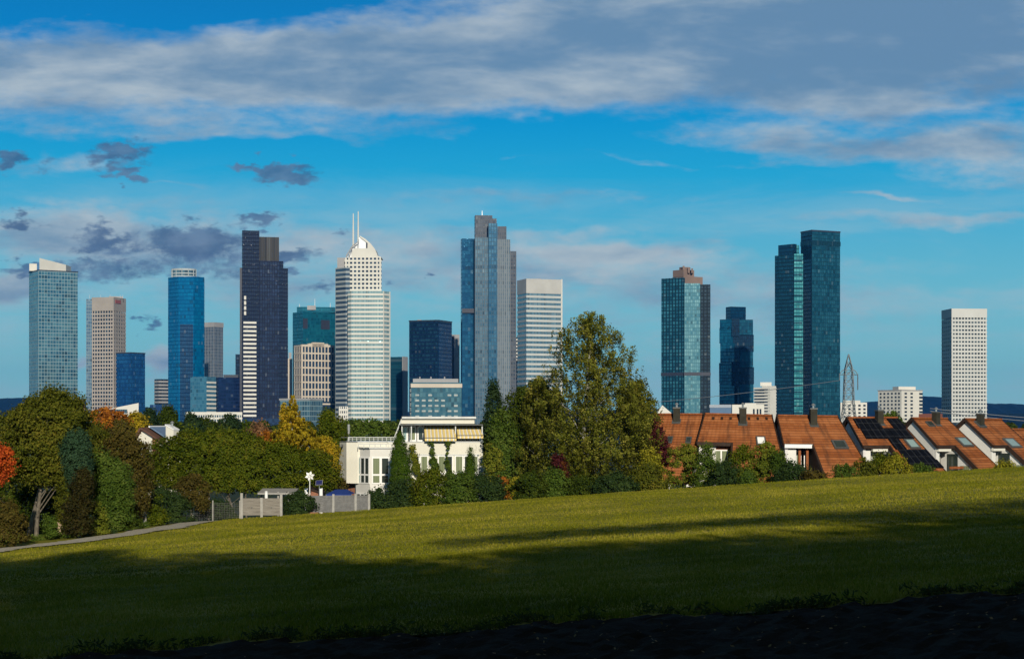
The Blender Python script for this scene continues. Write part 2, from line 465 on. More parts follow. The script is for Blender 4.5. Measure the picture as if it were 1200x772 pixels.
hill(7200, 1500, [(-700, 470), (-200, 474), (-60, 470), (0, 467), (40, 465), (90, 469), (140, 474), (200, 480), (300, 482), (500, 482), (700, 481), (800, 478), (900, 476), (980, 474),
                  (1020, 471), (1050, 468), (1075, 464), (1100, 465), (1140, 470), (1160, 473), (1185, 473), (1200, 474), (1300, 478), (1500, 470), (1900, 475)], .5, 4)
hill(4600, 700, [(-700, 486), (-100, 484), (0, 483), (80, 484), (160, 488), (500, 490), (900, 488), (1100, 486), (1200, 484), (1400, 482), (1900, 486)], .5, 9)

# ------------------------------------------------------------------ towers
ZB = -32.0
def rect_fp(xl, xn, xr, Y, ratio=1.0):
    """rectangle with its near corner on column xn at distance Y, its ends on columns xl and xr; ratio = left depth / right depth"""
    ul, un, ur = [(q-600)/F for q in (xl, xn, xr)]
    N = (un*Y, Y); best = None
    for i in range(2, 880):
        th = R(i*.1)
        c_, s_ = math.cos(th), math.sin(th)
        d1 = c_-ur*s_; d2 = s_+ul*c_
        if d1 <= .02 or d2 <= .02: continue
        Wd = (ur*Y-N[0])/d1; D = (N[0]-ul*Y)/d2
        if Wd <= 0 or D <= 0: continue
        e = abs(math.log(D/Wd/ratio))
        if best is None or e < best[0]: best = (e, th, Wd, D)
    e, th, Wd, D = best
    c_, s_ = math.cos(th), math.sin(th)
    Rr = (N[0]+Wd*c_, N[1]+Wd*s_); L = (N[0]-D*s_, N[1]+D*c_)
    return [N, Rr, (Rr[0]-D*s_, Rr[1]+D*c_), L]
def flat_fp(xl, xr, Y, depth, turn=0.0):
    """box squarely facing the camera"""
    a, b_ = sx(xl, Y), sx(xr, Y); c0 = (a+b_)/2; th = -math.atan2(c0, Y)+R(turn)
    wd = (b_-a)/max(.5, math.cos(th)*1.0)*math.cos(th)
    ex = (math.cos(th), math.sin(th)); ey = (-math.sin(th), math.cos(th)); h = wd/2
    p = lambda i, j: (c0+ex[0]*i*h+ey[0]*j, Y+ex[1]*i*h+ey[1]*j)
    return [p(-1, 0), p(1, 0), p(1, depth), p(-1, depth)]
def grow(fp, e):
    n = len(fp); out = []
    for i in range(n):
        p0, p1, p2 = Vector(fp[i-1]), Vector(fp[i]), Vector(fp[(i+1) % n])
        d1 = (p1-p0).normalized(); d2 = (p2-p1).normalized()
        n1 = Vector((d1.y, -d1.x)); n2 = Vector((d2.y, -d2.x))
        k = e/max(.3, 1+n1.dot(n2))
        out.append(tuple(p1+(n1+n2)*k))
    return out
def pr(name, fp, z0, z1, mat, parent, u0=0.0): return MB().prism(fp, z0, z1, True, u0).build(name, mat, parent)
def tower(name, label, cat, fp, group=None):
    cx = sum(p[0] for p in fp)/len(fp); cy = sum(p[1] for p in fp)/len(fp)
    return thing(name, label, cat, (cx, cy, gz(cx, cy)), group)
def bands(t, fp, z0, z1, n, frac, mat, e=.35, name='floor_band'):
    h = (z1-z0)/n
    for i in range(n):
        pr(name, grow(fp, e), z0+i*h, z0+i*h+h*frac, mat, t)
def piers(t, fp, sides, z0, z1, n, wd, mat, e=.32, name='pier'):
    for sdx in sides:
        a = Vector(fp[sdx]); b_ = Vector(fp[(sdx+1) % len(fp)]); d = (b_-a); L = d.length; d.normalize(); nn = Vector((d.y, -d.x))
        for i in range(n+1):
            c0 = a + d*(L*i/n)
            c0 = c0 + d*(wd/2 if i == 0 else (-wd/2 if i == n else 0))
            MB().prism([tuple(c0-d*wd/2+nn*e), tuple(c0+d*wd/2+nn*e), tuple(c0+d*wd/2-nn*.3), tuple(c0-d*wd/2-nn*.3)], z0, z1).build(name, mat, t)
def edge_prism(fp, i, f0, f1, e0, e1):
    """footprint of a slab standing on side i between fractions f0..f1, from e0 to e1 metres outside"""
    a = Vector(fp[i]); b_ = Vector(fp[(i+1) % len(fp)]); d = b_-a; nn = Vector((d.y, -d.x)).normalized()
    return [tuple(a+d*f0+nn*e1), tuple(a+d*f1+nn*e1), tuple(a+d*f1+nn*e0), tuple(a+d*f0+nn*e0)]

W_WHITE = plain('tower_white', (.60, .585, .54), .6, .06, .05)
W_CREAM = plain('tower_cream', (.52, .46, .39), .7, .08, .05)
W_GREY = plain('tower_grey', (.30, .30, .31), .6, .1, .05)
W_DARK = plain('tower_dark', (.030, .036, .055), .4, .1, .05, spec=.2)
W_BROWN = plain('tower_brown', (.20, .145, .125), .8, .1, .05)
W_STEEL = plain('tower_steel', (.55, .57, .6), .4, .05, .1, metal=.3)
GL = lambda n, a, b_, f, cw, ch, mx=.14, mz=.2, **k: facade(n, a, b_, f, cw, ch, mx, mz, **k)
g_dark = GL('glass_dark', C(14, 28, 48), C(30, 60, 90), C(20, 30, 45), 1.6, 3.7, .1, .25)
g_win = GL('glass_window', C(36, 62, 80), C(90, 125, 140), C(110, 130, 140), 1.5, 40, .1, .01, metal=.35)
g_win2 = GL('glass_window_dark', C(22, 36, 52), C(60, 82, 100), C(40, 50, 60), 1.6, 40, .12, .01, metal=.3)

# --- tower with slanted white crown, far left
Y = 1750; fp = rect_fp(34, 45, 91, Y, .8)
t = tower('office_tower', 'pale teal glass tower with a slanted white crown, leftmost of the skyline', 'tower', fp)
g = GL('glass_teal_grid', C(44, 92, 116), C(96, 138, 150), C(128, 150, 158), 3.0, 3.7, .13, .16)
pr('glass_facade', fp, ZB, sz(317, Y), g, t)
pr('roof_edge', grow(fp, .4), sz(317, Y), sz(316, Y), W_DARK, t)
zt = sz(316, Y)
fc = grow(rect_fp(45.5, 45.9, 77, Y+2, .02), 0)
a, b_ = fc[0], fc[1]
mb = MB()
z1, z2 = sz(302, Y), sz(307.5, Y); back = 22
A = [(a[0], a[1]+1), (b_[0], b_[1]+1), (b_[0], b_[1]+back), (a[0], a[1]+back)]
T = [z1, z2, z2, z1]
lo = [(p[0], p[1], zt) for p in A]; hi = [(p[0], p[1], z) for p, z in zip(A, T)]
for i in range(4): j = (i+1) % 4; mb.poly([lo[i], lo[j], hi[j], hi[i]])
mb.poly(hi)
mb.build('crown', W_WHITE, t)
pr('crown_block', flat_fp(34.5, 43, Y+14, 14), zt, sz(309, Y+14), W_WHITE, t)

# --- concrete punched-window tower
Y = 1850; fp = rect_fp(108, 133, 147, Y, 1.0)
fp = [fp[0], fp[1], fp[2], fp[3]]
t = tower('office_tower', 'beige concrete tower with square punched windows and a blank top band', 'tower', fp)
pr('window_core', fp, ZB, sz(365, Y), g_win2, t)
z0, z1 = sz(490, Y), sz(364, Y)
bands(t, fp, z0, z1, 28, .40, plain('concrete_warm', (.36, .325, .30), .8, .1, .05), .4)
mc = bpy.data.materials['concrete_warm']
piers(t, fp, [3], z0, z1, 8, 1.0, mc, .36); piers(t, fp, [0], z0, z1, 7, 1.1, mc, .36)
pr('top_band', grow(fp, .45), sz(364, Y), sz(348, Y), plain('concrete_band', (.32, .295, .275), .85, .08, .06), t)
f2 = flat_fp(101, 107.5, Y+6, 18); pr('stair_tower', f2, ZB, sz(350, Y), GL('glass_steel', C(60, 90, 120), C(110, 135, 155), C(120, 140, 150), 2, 3.7, .2, .2), t)
f3 = flat_fp(107, 110.5, Y+9, 12); pr('joint_slot', f3, ZB, sz(351, Y), W_DARK, t)
pr('rooftop_plant', flat_fp(128, 144, Y+15, 14), sz(348, Y), sz(346, Y), W_GREY, t)
for px in (105, 118, 129, 141, 144): MB().tube((sx(px, Y+10), Y+10, sz(349, Y)), (sx(px, Y+10), Y+10, sz(344.5, Y)), .25, .15, 5).build('antenna', W_STEEL, t)
MB().prism(edge_prism(fp, 0, .1, .55, .6, 1.0), sz(355, Y), sz(351, Y)).build('sign_panel', plain('sign_red', (.30, .10, .10), .6, .1), t)

# --- blue glass block in front of it
Y = 1650; fp = rect_fp(136.5, 153, 170, Y, 1.0)
t = tower('office_block', 'blue glass office block in front of the beige punched-window tower', 'building', fp)
pr('glass_facade', fp, ZB, sz(414, Y), GL('glass_blue', C(14, 62, 118), C(34, 96, 146), C(20, 58, 98), 1.8, 3.8, .12, .22), t)
pr('parapet', grow(fp, .3), sz(414, Y), sz(412.6, Y), W_DARK, t)
Y = 1300; fp = flat_fp(128, 162, Y, 20)
t = tower('hall', 'low white hall with a slanted roof below the beige tower', 'building', fp)
mb = MB(); a, b_ = fp[0], fp[1]
za, zb = sz(479, Y), sz(472, Y)
F4 = fp; H = [za, zb, zb, za]
lo = [(p[0], p[1], ZB) for p in F4]; hi = [(p[0], p[1], z) for p, z in zip(F4, H)]
for i in range(4): j = (i+1) % 4; mb.poly([lo[i], lo[j], hi[j], hi[i]])
mb.poly(hi); mb.build('wall', W_WHITE, t)
MB().prism(edge_prism(fp, 0, .05, .62, -.1, .25), sz(484, Y), sz(479.5, Y)).build('window_band', g_win, t)

# --- small striped slab
Y = 1750; fp = rect_fp(181, 186, 197, Y, .8)
t = tower('office_block', 'small grey slab with dark window stripes left of the bright blue tower', 'building', fp)
pr('window_core', fp, ZB, sz(444, Y), g_win2, t); bands(t, fp, sz(480, Y), sz(444, Y), 9, .5, W_GREY, .3)
Y = 1600; fp = flat_fp(176, 203, Y, 30)
t = tower('office_block', 'low dark blue building at the foot of the bright blue tower', 'building', fp)
pr('glass_facade', fp, ZB, sz(474, Y), GL('glass_navy', C(18, 52, 100), C(34, 80, 130), C(24, 50, 84), 2.5, 3.5), t)

# --- bright blue rounded tower
Y = 1700; cx, cy = sx(215.5, Y+20), Y+20
fp = [(sx(209, Y+2), Y+2), (sx(227, Y), Y), (sx(239.3, Y+9), Y+9), (sx(239.3, Y+34), Y+36), (sx(197, Y+14), Y+36), (sx(197, Y+14), Y+14)]
t = tower('office_tower', 'bright blue glass tower with chamfered corners and a grey drum on top', 'tower', fp)
g = GL('glass_bright_blue', C(0, 92, 142), C(0, 116, 164), C(0, 74, 120), 1.9, 3.7, .1, .22, metal=.3, floors=.12)
pr('glass_facade', fp, ZB, sz(324, Y), g, t)
f2 = flat_fp(211, 226, Y-1.5, 8); pr('reflection_panel', f2, ZB, sz(380, Y), GL('glass_reflection', C(0, 46, 84), C(0, 62, 102), C(0, 38, 72), 1.9, 3.7, .1, .22, metal=.1), t)  # proud dark panel: a reflection put into the glass colour
rc = 14.5/F*Y; W_DRUM = plain('drum_steel', (.36, .40, .42), .5, .1, .1)
ring = lambda q: [(cx+rc*q*math.cos(2*math.pi*i/24), cy+rc*q*.8*math.sin(2*math.pi*i/24)) for i in range(24)]
pr('crown_core', ring(.96), sz(324, Y), sz(314.5, Y), g_win, t)
for za, zb in ((323, 321.6), (319.5, 318.2), (315.4, 313.2)): pr('crown_ring', ring(1.0), sz(za, Y), sz(zb, Y), W_DRUM, t)
for i in range(12):
    a = 2*math.pi*i/12; p = (cx+rc*1.0*math.cos(a), cy+rc*.8*math.sin(a))
    MB().tube((*p, sz(324, Y)), (*p, sz(313.4, Y)), .4, .4, 5).build('crown_post', W_DRUM, t)

# --- grey ribbed tower
Y = 1950; fp = rect_fp(239, 251, 261.5, Y, 1.0)
t = tower('office_tower', 'grey ribbed tower just right of the bright blue tower', 'tower', fp)
pr('facade', fp, ZB, sz(378, Y), GL('glass_grey_rib', C(48, 66, 88), C(84, 100, 116), C(120, 126, 134), 2.4, 3.6, .42, .12), t)
pr('parapet', grow(fp, .4), sz(383, Y), sz(377.5, Y), W_GREY, t)
Y = 1900; fp = flat_fp(276, 283, Y, 15)
t = tower('office_block', 'narrow dark slab half hidden behind the dark stepped tower', 'building', fp); pr('facade', fp, ZB, sz(415, Y), g_dark, t)
# --- low teal and navy pair
Y = 1550; fp = rect_fp(223, 242, 253, Y, 1.3)
t = tower('office_block', 'low teal glass block with white floor stripes on its right side', 'building', fp)
pr('glass_facade', fp, ZB, sz(441, Y), GL('glass_low_teal', C(52, 108, 136), C(84, 138, 160), C(66, 112, 138), 2.2, 3.4), t)
for i in range(9):
    za = sz(489-i*5.0, Y); MB().prism(edge_prism(fp, 0, .02, 1.0, -.2, .35), za, za+1.7).build('floor_band', W_WHITE, t)
Y = 1600; fp = rect_fp(250, 256, 283, Y, .6)
t = tower('office_block', 'low navy glass block left of the dark stepped tower', 'building', fp)
pr('glass_facade', fp, ZB, sz(442, Y), GL('glass_low_navy', C(16, 30, 66), C(30, 52, 92), C(22, 40, 74), 2.4, 3.4, .08, .3), t)
pr('rooftop_plant', flat_fp(262, 279, Y+12, 12), sz(442, Y), sz(438.5, Y), W_DARK, t)
Y = 1150; fp = flat_fp(219, 283, Y, 22, 3)
t = tower('office_block', 'long low white building with a row of small windows', 'building', fp)
pr('window_core', fp, ZB, sz(484, Y), g_win, t)
for za, zb in ((486.2, 482.6), (491.2, 488.8), (498, 493.5)): pr('floor_band', grow(fp, .3), sz(za, Y), sz(zb, Y), W_WHITE, t)
piers(t, fp, [0], sz(498, Y), sz(484, Y), 24, .5, W_WHITE, .25)

# --- dark stepped tower
Y = 1600
t = tower('office_tower', 'tall dark stepped tower with a ladder of white floor stripes', 'tower', flat_fp(283, 331, Y, 40))
d1 = facade('glass_charcoal', C(14, 22, 46), C(24, 34, 60), C(20, 28, 48), 1.7, 3.6, .2, .3, metal=.2)
d2 = facade('glass_charcoal_lit', C(8, 18, 40), C(36, 54, 86), C(28, 34, 54), 2.3, 3.6, .36, .22, metal=.3)
fpL = rect_fp(283.5, 284, 304, Y, .35)
pr('main_slab', fpL, ZB, sz(270, Y), d1, t)
pr('left_wing', flat_fp(281, 284.5, Y+6, 24), ZB, sz(313, Y), W_DARK, t)
fpR = rect_fp(303.6, 304, 327, Y+4, .3)
pr('right_slab', fpR, ZB, sz(305, Y), d2, t)
pr('crown', fpR, sz(305, Y), sz(277, Y), facade('crown_bronze', C(44, 42, 42), C(70, 66, 62), C(64, 60, 56), 1.6, 60, .4, .01, metal=.2), t)
pr('step_wing', rect_fp(326.6, 327, 332, Y+8, .8), ZB, sz(305, Y), d1, t)
pr('outer_wing', rect_fp(330.6, 331, 337.5, Y+12, .8), ZB, sz(313, Y), d1, t)
for i in range(23):
    z = sz(488-i*4.95, Y); MB().prism(edge_prism(fpL, 0, .06, .82, -.1, .5), z, z+1.9).build('floor_band', W_WHITE, t)
for i in range(4):
    z = sz(369-i*6, Y); MB().prism(edge_prism(fpL, 0, .1, .22, -.1, .45), z, z+3.4).build('window', W_WHITE, t)
pr('podium', flat_fp(282, 338, Y-12, 20), ZB, sz(490, Y-12), GL('glass_podium', C(24, 44, 76), C(52, 78, 108), C(36, 52, 80), 2.4, 3.5), t)

# --- slim white shaft, teal building, beige grid building, low teal box
Y = 2000; fp = flat_fp(337.5, 342.5, Y, 10)
t = tower('tower_shaft', 'slim pale shaft between the dark stepped tower and the teal tower', 'tower', fp)
pr('wall', fp, ZB, sz(420, Y), W_CREAM, t); pr('cap', flat_fp(338.3, 341.5, Y+2, 5), sz(420, Y), sz(413, Y), W_GREY, t)
Y = 1850
gt = GL('glass_teal', C(10, 84, 106), C(28, 116, 134), C(16, 76, 96), 2.0, 3.7, .1, .2, metal=.5)
fp = rect_fp(343, 355, 393, Y, .6)
t = tower('office_tower', 'teal glass tower with corner notches and roof masts behind the white spire tower', 'tower', fp)
pr('glass_facade', fp, ZB, sz(365, Y), gt, t)
pr('upper_block', flat_fp(348, 393, Y+16, 26), sz(365, Y), sz(358.5, Y), gt, t)
pr('plant_room', flat_fp(360, 370, Y+14, 16), sz(362, Y), sz(357, Y), W_GREY, t)
for a, b_, py0, py1 in ((.0, .14, 385, 373), (.55, .82, 385, 374)):
    MB().prism(edge_prism(fp, 0, a, b_, -.1, .3), sz(py0, Y), sz(py1, Y)).build('notch', W_DARK, t)
for px, py in ((351, 354), (369, 348), (387, 353)): MB().tube((sx(px, Y+25), Y+25, sz(362, Y)), (sx(px, Y+25), Y+25, sz(py, Y)), .5, .2, 5).build('mast', W_STEEL, t)
Y = 1700; fp = rect_fp(345, 353.5, 392, Y, .5)
t = tower('office_tower', 'shorter cream grid tower with a stepped parapet in front of the teal tower', 'tower', fp)
pr('window_core', fp, ZB, sz(405, Y), facade('glass_grid', C(28, 48, 74), C(60, 88, 112), C(40, 60, 84), 1.8, 3.5, .1, .2), t)
piers(t, fp, [0], sz(470, Y), sz(404, Y), 10, 1.1, W_CREAM, .5); piers(t, fp, [3], sz(478, Y), sz(404, Y), 4, .8, W_CREAM, .4)
for i in range(9):
    z = sz(474-i*8.5, Y); pr('floor_band', grow(fp, .42), z, z+1.5, W_CREAM, t)
for f0, f1, py in ((0, .2, 403.5), (.2, .8, 402.2), (.32, .68, 400.8)): MB().prism(edge_prism(fp, 0, f0, f1, -3, .55), sz(406, Y), sz(py, Y)).build('parapet', W_CREAM, t)
MB().prism(edge_prism(fp, 0, .8, 1, -3, .55), sz(406, Y), sz(403.5, Y)).build('parapet', W_CREAM, t)
Y = 1100; fp = rect_fp(328, 363, 378, Y, 1.6)
t = tower('office_block', 'low grey-green glass box at the foot of the cream grid tower', 'building', fp)
pr('glass_facade', fp, ZB, sz(468, Y), GL('glass_box', C(52, 88, 108), C(100, 134, 148), C(120, 140, 148), 2.0, 3.3, .14, .2), t)
pr('roof_edge', grow(fp, .4), sz(468.6, Y), sz(466.5, Y), W_GREY, t)

# --- white spire tower
Y = 1600
t = tower('office_tower', 'tall white banded tower with an arched crown and twin masts', 'tower', flat_fp(393, 457, Y, 60))
fpF = [(sx(408, Y+3), Y+3), (sx(412, Y), Y), (sx(449, Y), Y), (sx(457, Y+9), Y+9), (sx(457, Y+34), Y+34), (sx(408, Y+34), Y+34)]
gw = facade('glass_spire', C(92, 128, 140), C(142, 170, 172), C(160, 176, 174), 1.5, 40, .2, .01, metal=.3)
pr('front_core', fpF, ZB, sz(341, Y), gw, t)
z0, z1 = sz(500, Y), sz(341, Y)
bands(t, fpF, z0, z1, 31, .44, W_WHITE, .45)
piers(t, fpF, [2], z0, z1, 1, .8, W_WHITE, .5)
fpU = [(sx(404.5, Y+14), Y+14), (sx(446.5, Y+14), Y+14), (sx(446.5, Y+44), Y+44), (sx(404.5, Y+44), Y+44)]
pr('upper_core', fpU, ZB, sz(302, Y+14), g_win2, t)
z0, z1 = sz(341, Y+14), sz(302, Y+14)
bands(t, fpU, z0, z1, 8, .5, W_WHITE, .45); piers(t, fpU, [0], z0, z1, 9, 1.5, W_WHITE, .4)
fpW = [(sx(393, Y+22), Y+22), (sx(405, Y+12), Y+12), (sx(410, Y+12), Y+12), (sx(410, Y+50), Y+50), (sx(393, Y+50), Y+50)]
pr('left_wing', fpW, ZB, sz(313, Y+12), facade('glass_wing_spire', C(40, 62, 84), C(84, 104, 120), C(150, 156, 158), 40, 4.4, .01, .42, metal=.2), t)
pr('wing_top', grow(flat_fp(395.5, 404.5, Y+20, 20), .2), sz(313, Y+12), sz(301, Y+12), W_GREY, t)
yc = Y+14.4; zb = sz(302, yc)
def slab(mb, prof, y0, y1):
    n = len(prof); A = [(sx(px, yc), y0, sz(py, yc)) for px, py in prof]; B = [(p[0], y1, p[2]) for p in A]
    mb.poly(list(reversed(A))); mb.poly(B)
    for i in range(n): mb.poly([A[i], A[(i+1) % n], B[(i+1) % n], B[i]])
mb = MB(); slab(mb, [(411.5, 302), (412.5, 295), (414.5, 291.2), (430.6, 291), (430.8, 285), (421.5, 277.6), (421.5, 276.2), (428, 279.8), (434.5, 285.6), (439.5, 292), (442.6, 300), (446.5, 301), (446.5, 302)], yc, yc+26); mb.build('crown', W_WHITE, t)
mb = MB(); slab(mb, [(420.4, 291.3), (420.4, 277.5), (430.9, 285.2), (430.9, 291.3)], yc+1.2, yc+24); mb.build('crown_glazing', W_STEEL, t)
mb = MB(); slab(mb, [(406, 301.8), (409, 295), (413, 288.6), (417, 285), (420, 281), (420, 291.3), (414.3, 291.3), (412, 301.8)], yc+6, yc+20); mb.build('crown_side', W_STEEL, t)
mb = MB(); slab(mb, [(428.8, 291.3), (428.8, 284), (430.7, 285.4), (430.7, 291.3)], yc+.7, yc+3); mb.build('crown_slot', W_DARK, t)
for k in (1, 22):
    mb = MB(); q = [(405.5, 300), (409, 294.5), (412.5, 288.5), (416, 286), (420, 283)]; Q = [Vector((sx(px, yc), yc+k, sz(py, yc))) for px, py in q]
    for i in range(4): mb.bar(Q[i], Q[i+1], .9); mb.bar(Q[i], (Q[i].x, Q[i].y, zb), .55); mb.bar((Q[i].x, Q[i].y, zb), Q[i+1], .5)
    mb.build('crown_lattice', W_GREY, t)
for px, py in ((414, 249), (419.8, 246.5)):
    MB().chain([(sx(px, yc+8), yc+8, zb), (sx(px, yc+8), yc+8, sz(270, yc)), (sx(px, yc+8), yc+8, sz(py, yc))], [1.0, .8, .45], 6).build('mast', W_WHITE, t)
Y = 1350; fp = flat_fp(397.5, 407.5, Y, 14)
t = tower('office_block', 'small white block with square windows at the foot of the white spire tower', 'building', fp)
pr('window_core', fp, ZB, sz(477, Y), g_win2, t); bands(t, fp, sz(497.6, Y), sz(476, Y), 4, .5, W_WHITE, .3); piers(t, fp, [0], sz(498, Y), sz(476, Y), 4, .8, W_WHITE, .25)

# --- dark teal slab, navy box, grey slivers, white banded low block
Y = 1800; fp = rect_fp(457, 471, 477.5, Y, 1.0)
t = tower('office_block', 'dark teal block with a grey stair shaft right of the white spire tower', 'building', fp)
pr('glass_facade', fp, ZB, sz(418, Y), GL('glass_dark_teal', C(16, 62, 80), C(30, 84, 100), C(24, 60, 76), 30, 3.4, .01, .3), t)
MB().prism(edge_prism(fp, 0, .05, .98, -.2, .6), ZB, sz(417.6, Y)).build('stair_shaft', W_GREY, t)
Y = 1650; fp = rect_fp(479.5, 513.5, 529.5, Y, 1.0)
t = tower('office_tower', 'boxy navy glass tower left of the tall grey tower', 'tower', fp)
pr('glass_facade', fp, ZB, sz(376, Y), facade('glass_navy_box', C(12, 40, 70), C(40, 84, 112), C(12, 34, 62), 2.0, 3.7, .1, .4, metal=.5), t)
pr('parapet', grow(fp, .3), sz(376, Y), sz(374.6, Y), W_DARK, t)
MB().prism(edge_prism(fp, 0, .02, .98, -.2, .3), ZB, sz(378, Y)).build('lit_side', facade('glass_side_lit', C(6, 48, 92), C(12, 66, 112), C(4, 40, 76), 2.0, 3.7, .08, .2), t)  # thin slab over the right side, its lit tone put into the blue
pr('rooftop_plant', flat_fp(489, 494, Y+16, 8), sz(375, Y), sz(373.3, Y), W_GREY, t)
Y = 1900; fp = flat_fp(527, 538.5, Y, 16)
t = tower('office_block', 'plain grey slab between the navy box and the tall grey tower', 'building', fp); pr('facade', fp, ZB, sz(392, Y), W_GREY, t)
pr('window_strip', flat_fp(530, 532, Y-.4, 2), ZB, sz(394, Y), W_DARK, t)
Y = 1200; fp = flat_fp(482, 541, Y, 18, 4)
t = tower('hotel_block', 'low pale block with white window bays in front of the navy box', 'building', fp)
pr('window_core', fp, ZB, sz(448, Y), GL('glass_hotel', C(46, 92, 112), C(90, 130, 142), C(60, 96, 112), 2.0, 3.4, .1, .2), t)
pr('roof_band', grow(fp, .4), sz(454, Y), sz(449.5, Y), W_CREAM, t)
pr('roof_storey', flat_fp(484, 537, Y+4, 12), sz(449.5, Y), sz(443.5, Y), W_GREY, t)
rr = random.Random(4); W_BAY = plain('window_bay_grey', (.32, .36, .36), .5, .15, .3)
for i in range(5):
    for k in range(7):
        if rr.random() < .2: continue
        f0 = .08+k*.128; zq = sz(464+i*6.2, Y); MB().prism(edge_prism(fp, 0, f0, f0+.075, -.1, .4), zq, zq+1.3).build('window_bay', W_BAY, t)
for px in (492, 505, 521): MB().tube((sx(px, Y+8), Y+8, sz(444, Y)), (sx(px, Y+8), Y+8, sz(441, Y)), .5, .5, 6).build('roof_vent', W_GREY, t)

# --- tall grey stepped tower
Y = 1600
t = tower('office_tower', 'tallest grey-blue tower with stepped tops on slender shafts', 'tower', flat_fp(540, 605, Y, 50))
gl1 = GL('glass_left_wing', C(8, 62, 98), C(34, 96, 128), C(20, 66, 98), 2.6, 3.6, .12, .16, metal=.55)
gl2 = facade('glass_shaft', C(50, 84, 106), C(92, 120, 136), C(88, 102, 114), 2.2, 3.6, .30, .18, metal=.4)
gl3 = facade('glass_shaft_pale', C(84, 102, 116), C(112, 124, 134), C(118, 124, 130), 2.0, 3.6, .5, .1, metal=.25)
gl4 = facade('glass_shaft_blue', C(20, 74, 106), C(66, 112, 138), C(60, 90, 112), 2.4, 3.6, .25, .2, metal=.5)
gl5 = facade('glass_shaft_dark', C(44, 52, 66), C(84, 90, 100), C(88, 92, 100), 2.2, 3.6, .35, .3, metal=.2)
pr('left_wing', rect_fp(540, 541.5, 557, Y+8, .7), ZB, sz(278.5, Y), gl1, t)
pr('wing_louvre', flat_fp(541.5, 555.5, Y+6.5, 3), sz(366, Y), sz(361, Y), W_DARK, t)
pr('main_shaft', rect_fp(556, 556.5, 573, Y, .5), ZB, sz(278, Y), gl2, t)
pr('blue_shaft', rect_fp(572, 572.4, 583, Y-2, .8), ZB, sz(262, Y), gl4, t)
pr('pale_shaft', rect_fp(581, 583, 598, Y+2, .6), ZB, sz(280, Y), gl3, t)
pr('right_wing', rect_fp(597, 598, 605, Y+10, 1.0), ZB, sz(293, Y), gl5, t)
pr('upper_shaft', rect_fp(556, 557, 577, Y+8, .6), sz(282, Y), sz(251, Y), gl5, t)
pr('upper_step', rect_fp(576.5, 577, 582, Y+14, .9), sz(282, Y), sz(254, Y), gl5, t)
pr('lower_step', rect_fp(581.6, 582, 593.5, Y+12, .7), sz(282, Y), sz(263.5, Y), gl5, t)
MB().tube((sx(565, Y+20), Y+20, sz(252, Y)), (sx(565, Y+20), Y+20, sz(244, Y)), .6, .3, 5).build('mast', W_STEEL, t)
Y = 2000; fp = flat_fp(602, 608, Y, 14)
t = tower('apartment_tower', 'thin white striped sliver behind the tall grey stepped tower', 'tower', fp)
pr('window_core', fp, ZB, sz(395, Y), g_win2, t); bands(t, fp, sz(490, Y), sz(395, Y), 24, .5, W_WHITE, .4)
# --- white banded tower
Y = 1750; fp = rect_fp(606.5, 617, 657.5, Y, .7)
t = tower('office_tower', 'white horizontally banded tower with a plain grey top, behind the birch', 'tower', fp)
pr('window_core', fp, ZB, sz(343, Y), facade('glass_banded', C(70, 108, 130), C(118, 146, 158), C(100, 126, 140), 1.6, 40, .12, .01, metal=.4), t)
z0, z1 = sz(490, Y), sz(343, Y)
bands(t, fp, z0, z1, 26, .47, plain('band_white', (.44, .46, .46), .5, .06, .05), .35)
pr('top_band', grow(fp, .4), sz(343.5, Y), sz(326.5, Y), plain('band_top', (.42, .42, .41), .6, .06, .08), t)
pr('corner_pier', [fp[1], (fp[1][0]+1.4, fp[1][1]+.2), (fp[1][0]+1.4, fp[1][1]+4), (fp[1][0]+.1, fp[1][1]+4)], ZB, sz(326, Y), W_WHITE, t)
pr('rooftop_plant', flat_fp(620, 634, Y+16, 12), sz(326.5, Y), sz(325, Y), W_GREY, t)

# --- brown-crowned residential tower
Y = 1600
t = tower('apartment_tower', 'teal residential tower topped by a stepped brown crown', 'tower', flat_fp(775, 832, Y, 45))
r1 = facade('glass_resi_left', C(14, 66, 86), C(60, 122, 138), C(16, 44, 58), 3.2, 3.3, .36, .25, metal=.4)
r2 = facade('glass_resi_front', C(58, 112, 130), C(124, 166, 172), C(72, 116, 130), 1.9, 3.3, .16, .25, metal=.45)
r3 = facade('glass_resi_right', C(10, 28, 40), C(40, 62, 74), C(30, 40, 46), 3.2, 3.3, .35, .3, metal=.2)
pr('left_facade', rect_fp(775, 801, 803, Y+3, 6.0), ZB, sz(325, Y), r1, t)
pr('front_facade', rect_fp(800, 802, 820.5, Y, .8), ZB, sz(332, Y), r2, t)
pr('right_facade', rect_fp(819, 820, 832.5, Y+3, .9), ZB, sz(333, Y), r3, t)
pr('crown_base', rect_fp(788, 801, 823.5, Y+5, .8), sz(334, Y), sz(323, Y), W_BROWN, t)
pr('crown', rect_fp(788.5, 801, 813.5, Y+7, 1.0), sz(323, Y), sz(315, Y), W_BROWN, t)
pr('crown_top', rect_fp(796, 801, 809, Y+10, .8), sz(315, Y), sz(311.5, Y), W_BROWN, t)
for px in (800, 806, 810): pr('crown_fin', flat_fp(px, px+2.2, Y+8, 6), sz(319, Y), sz(310.6+.3*(px-800), Y), W_BROWN, t)
for nm, f in (('left', rect_fp(775, 801, 803, Y+3, 6.0)), ('front', rect_fp(800, 802, 820.5, Y, .8)), ('right', rect_fp(819, 820, 832.5, Y+3, .9))):
    pr('dark_storey', grow(f, .3), sz(440, Y), sz(436, Y), W_DARK, t)
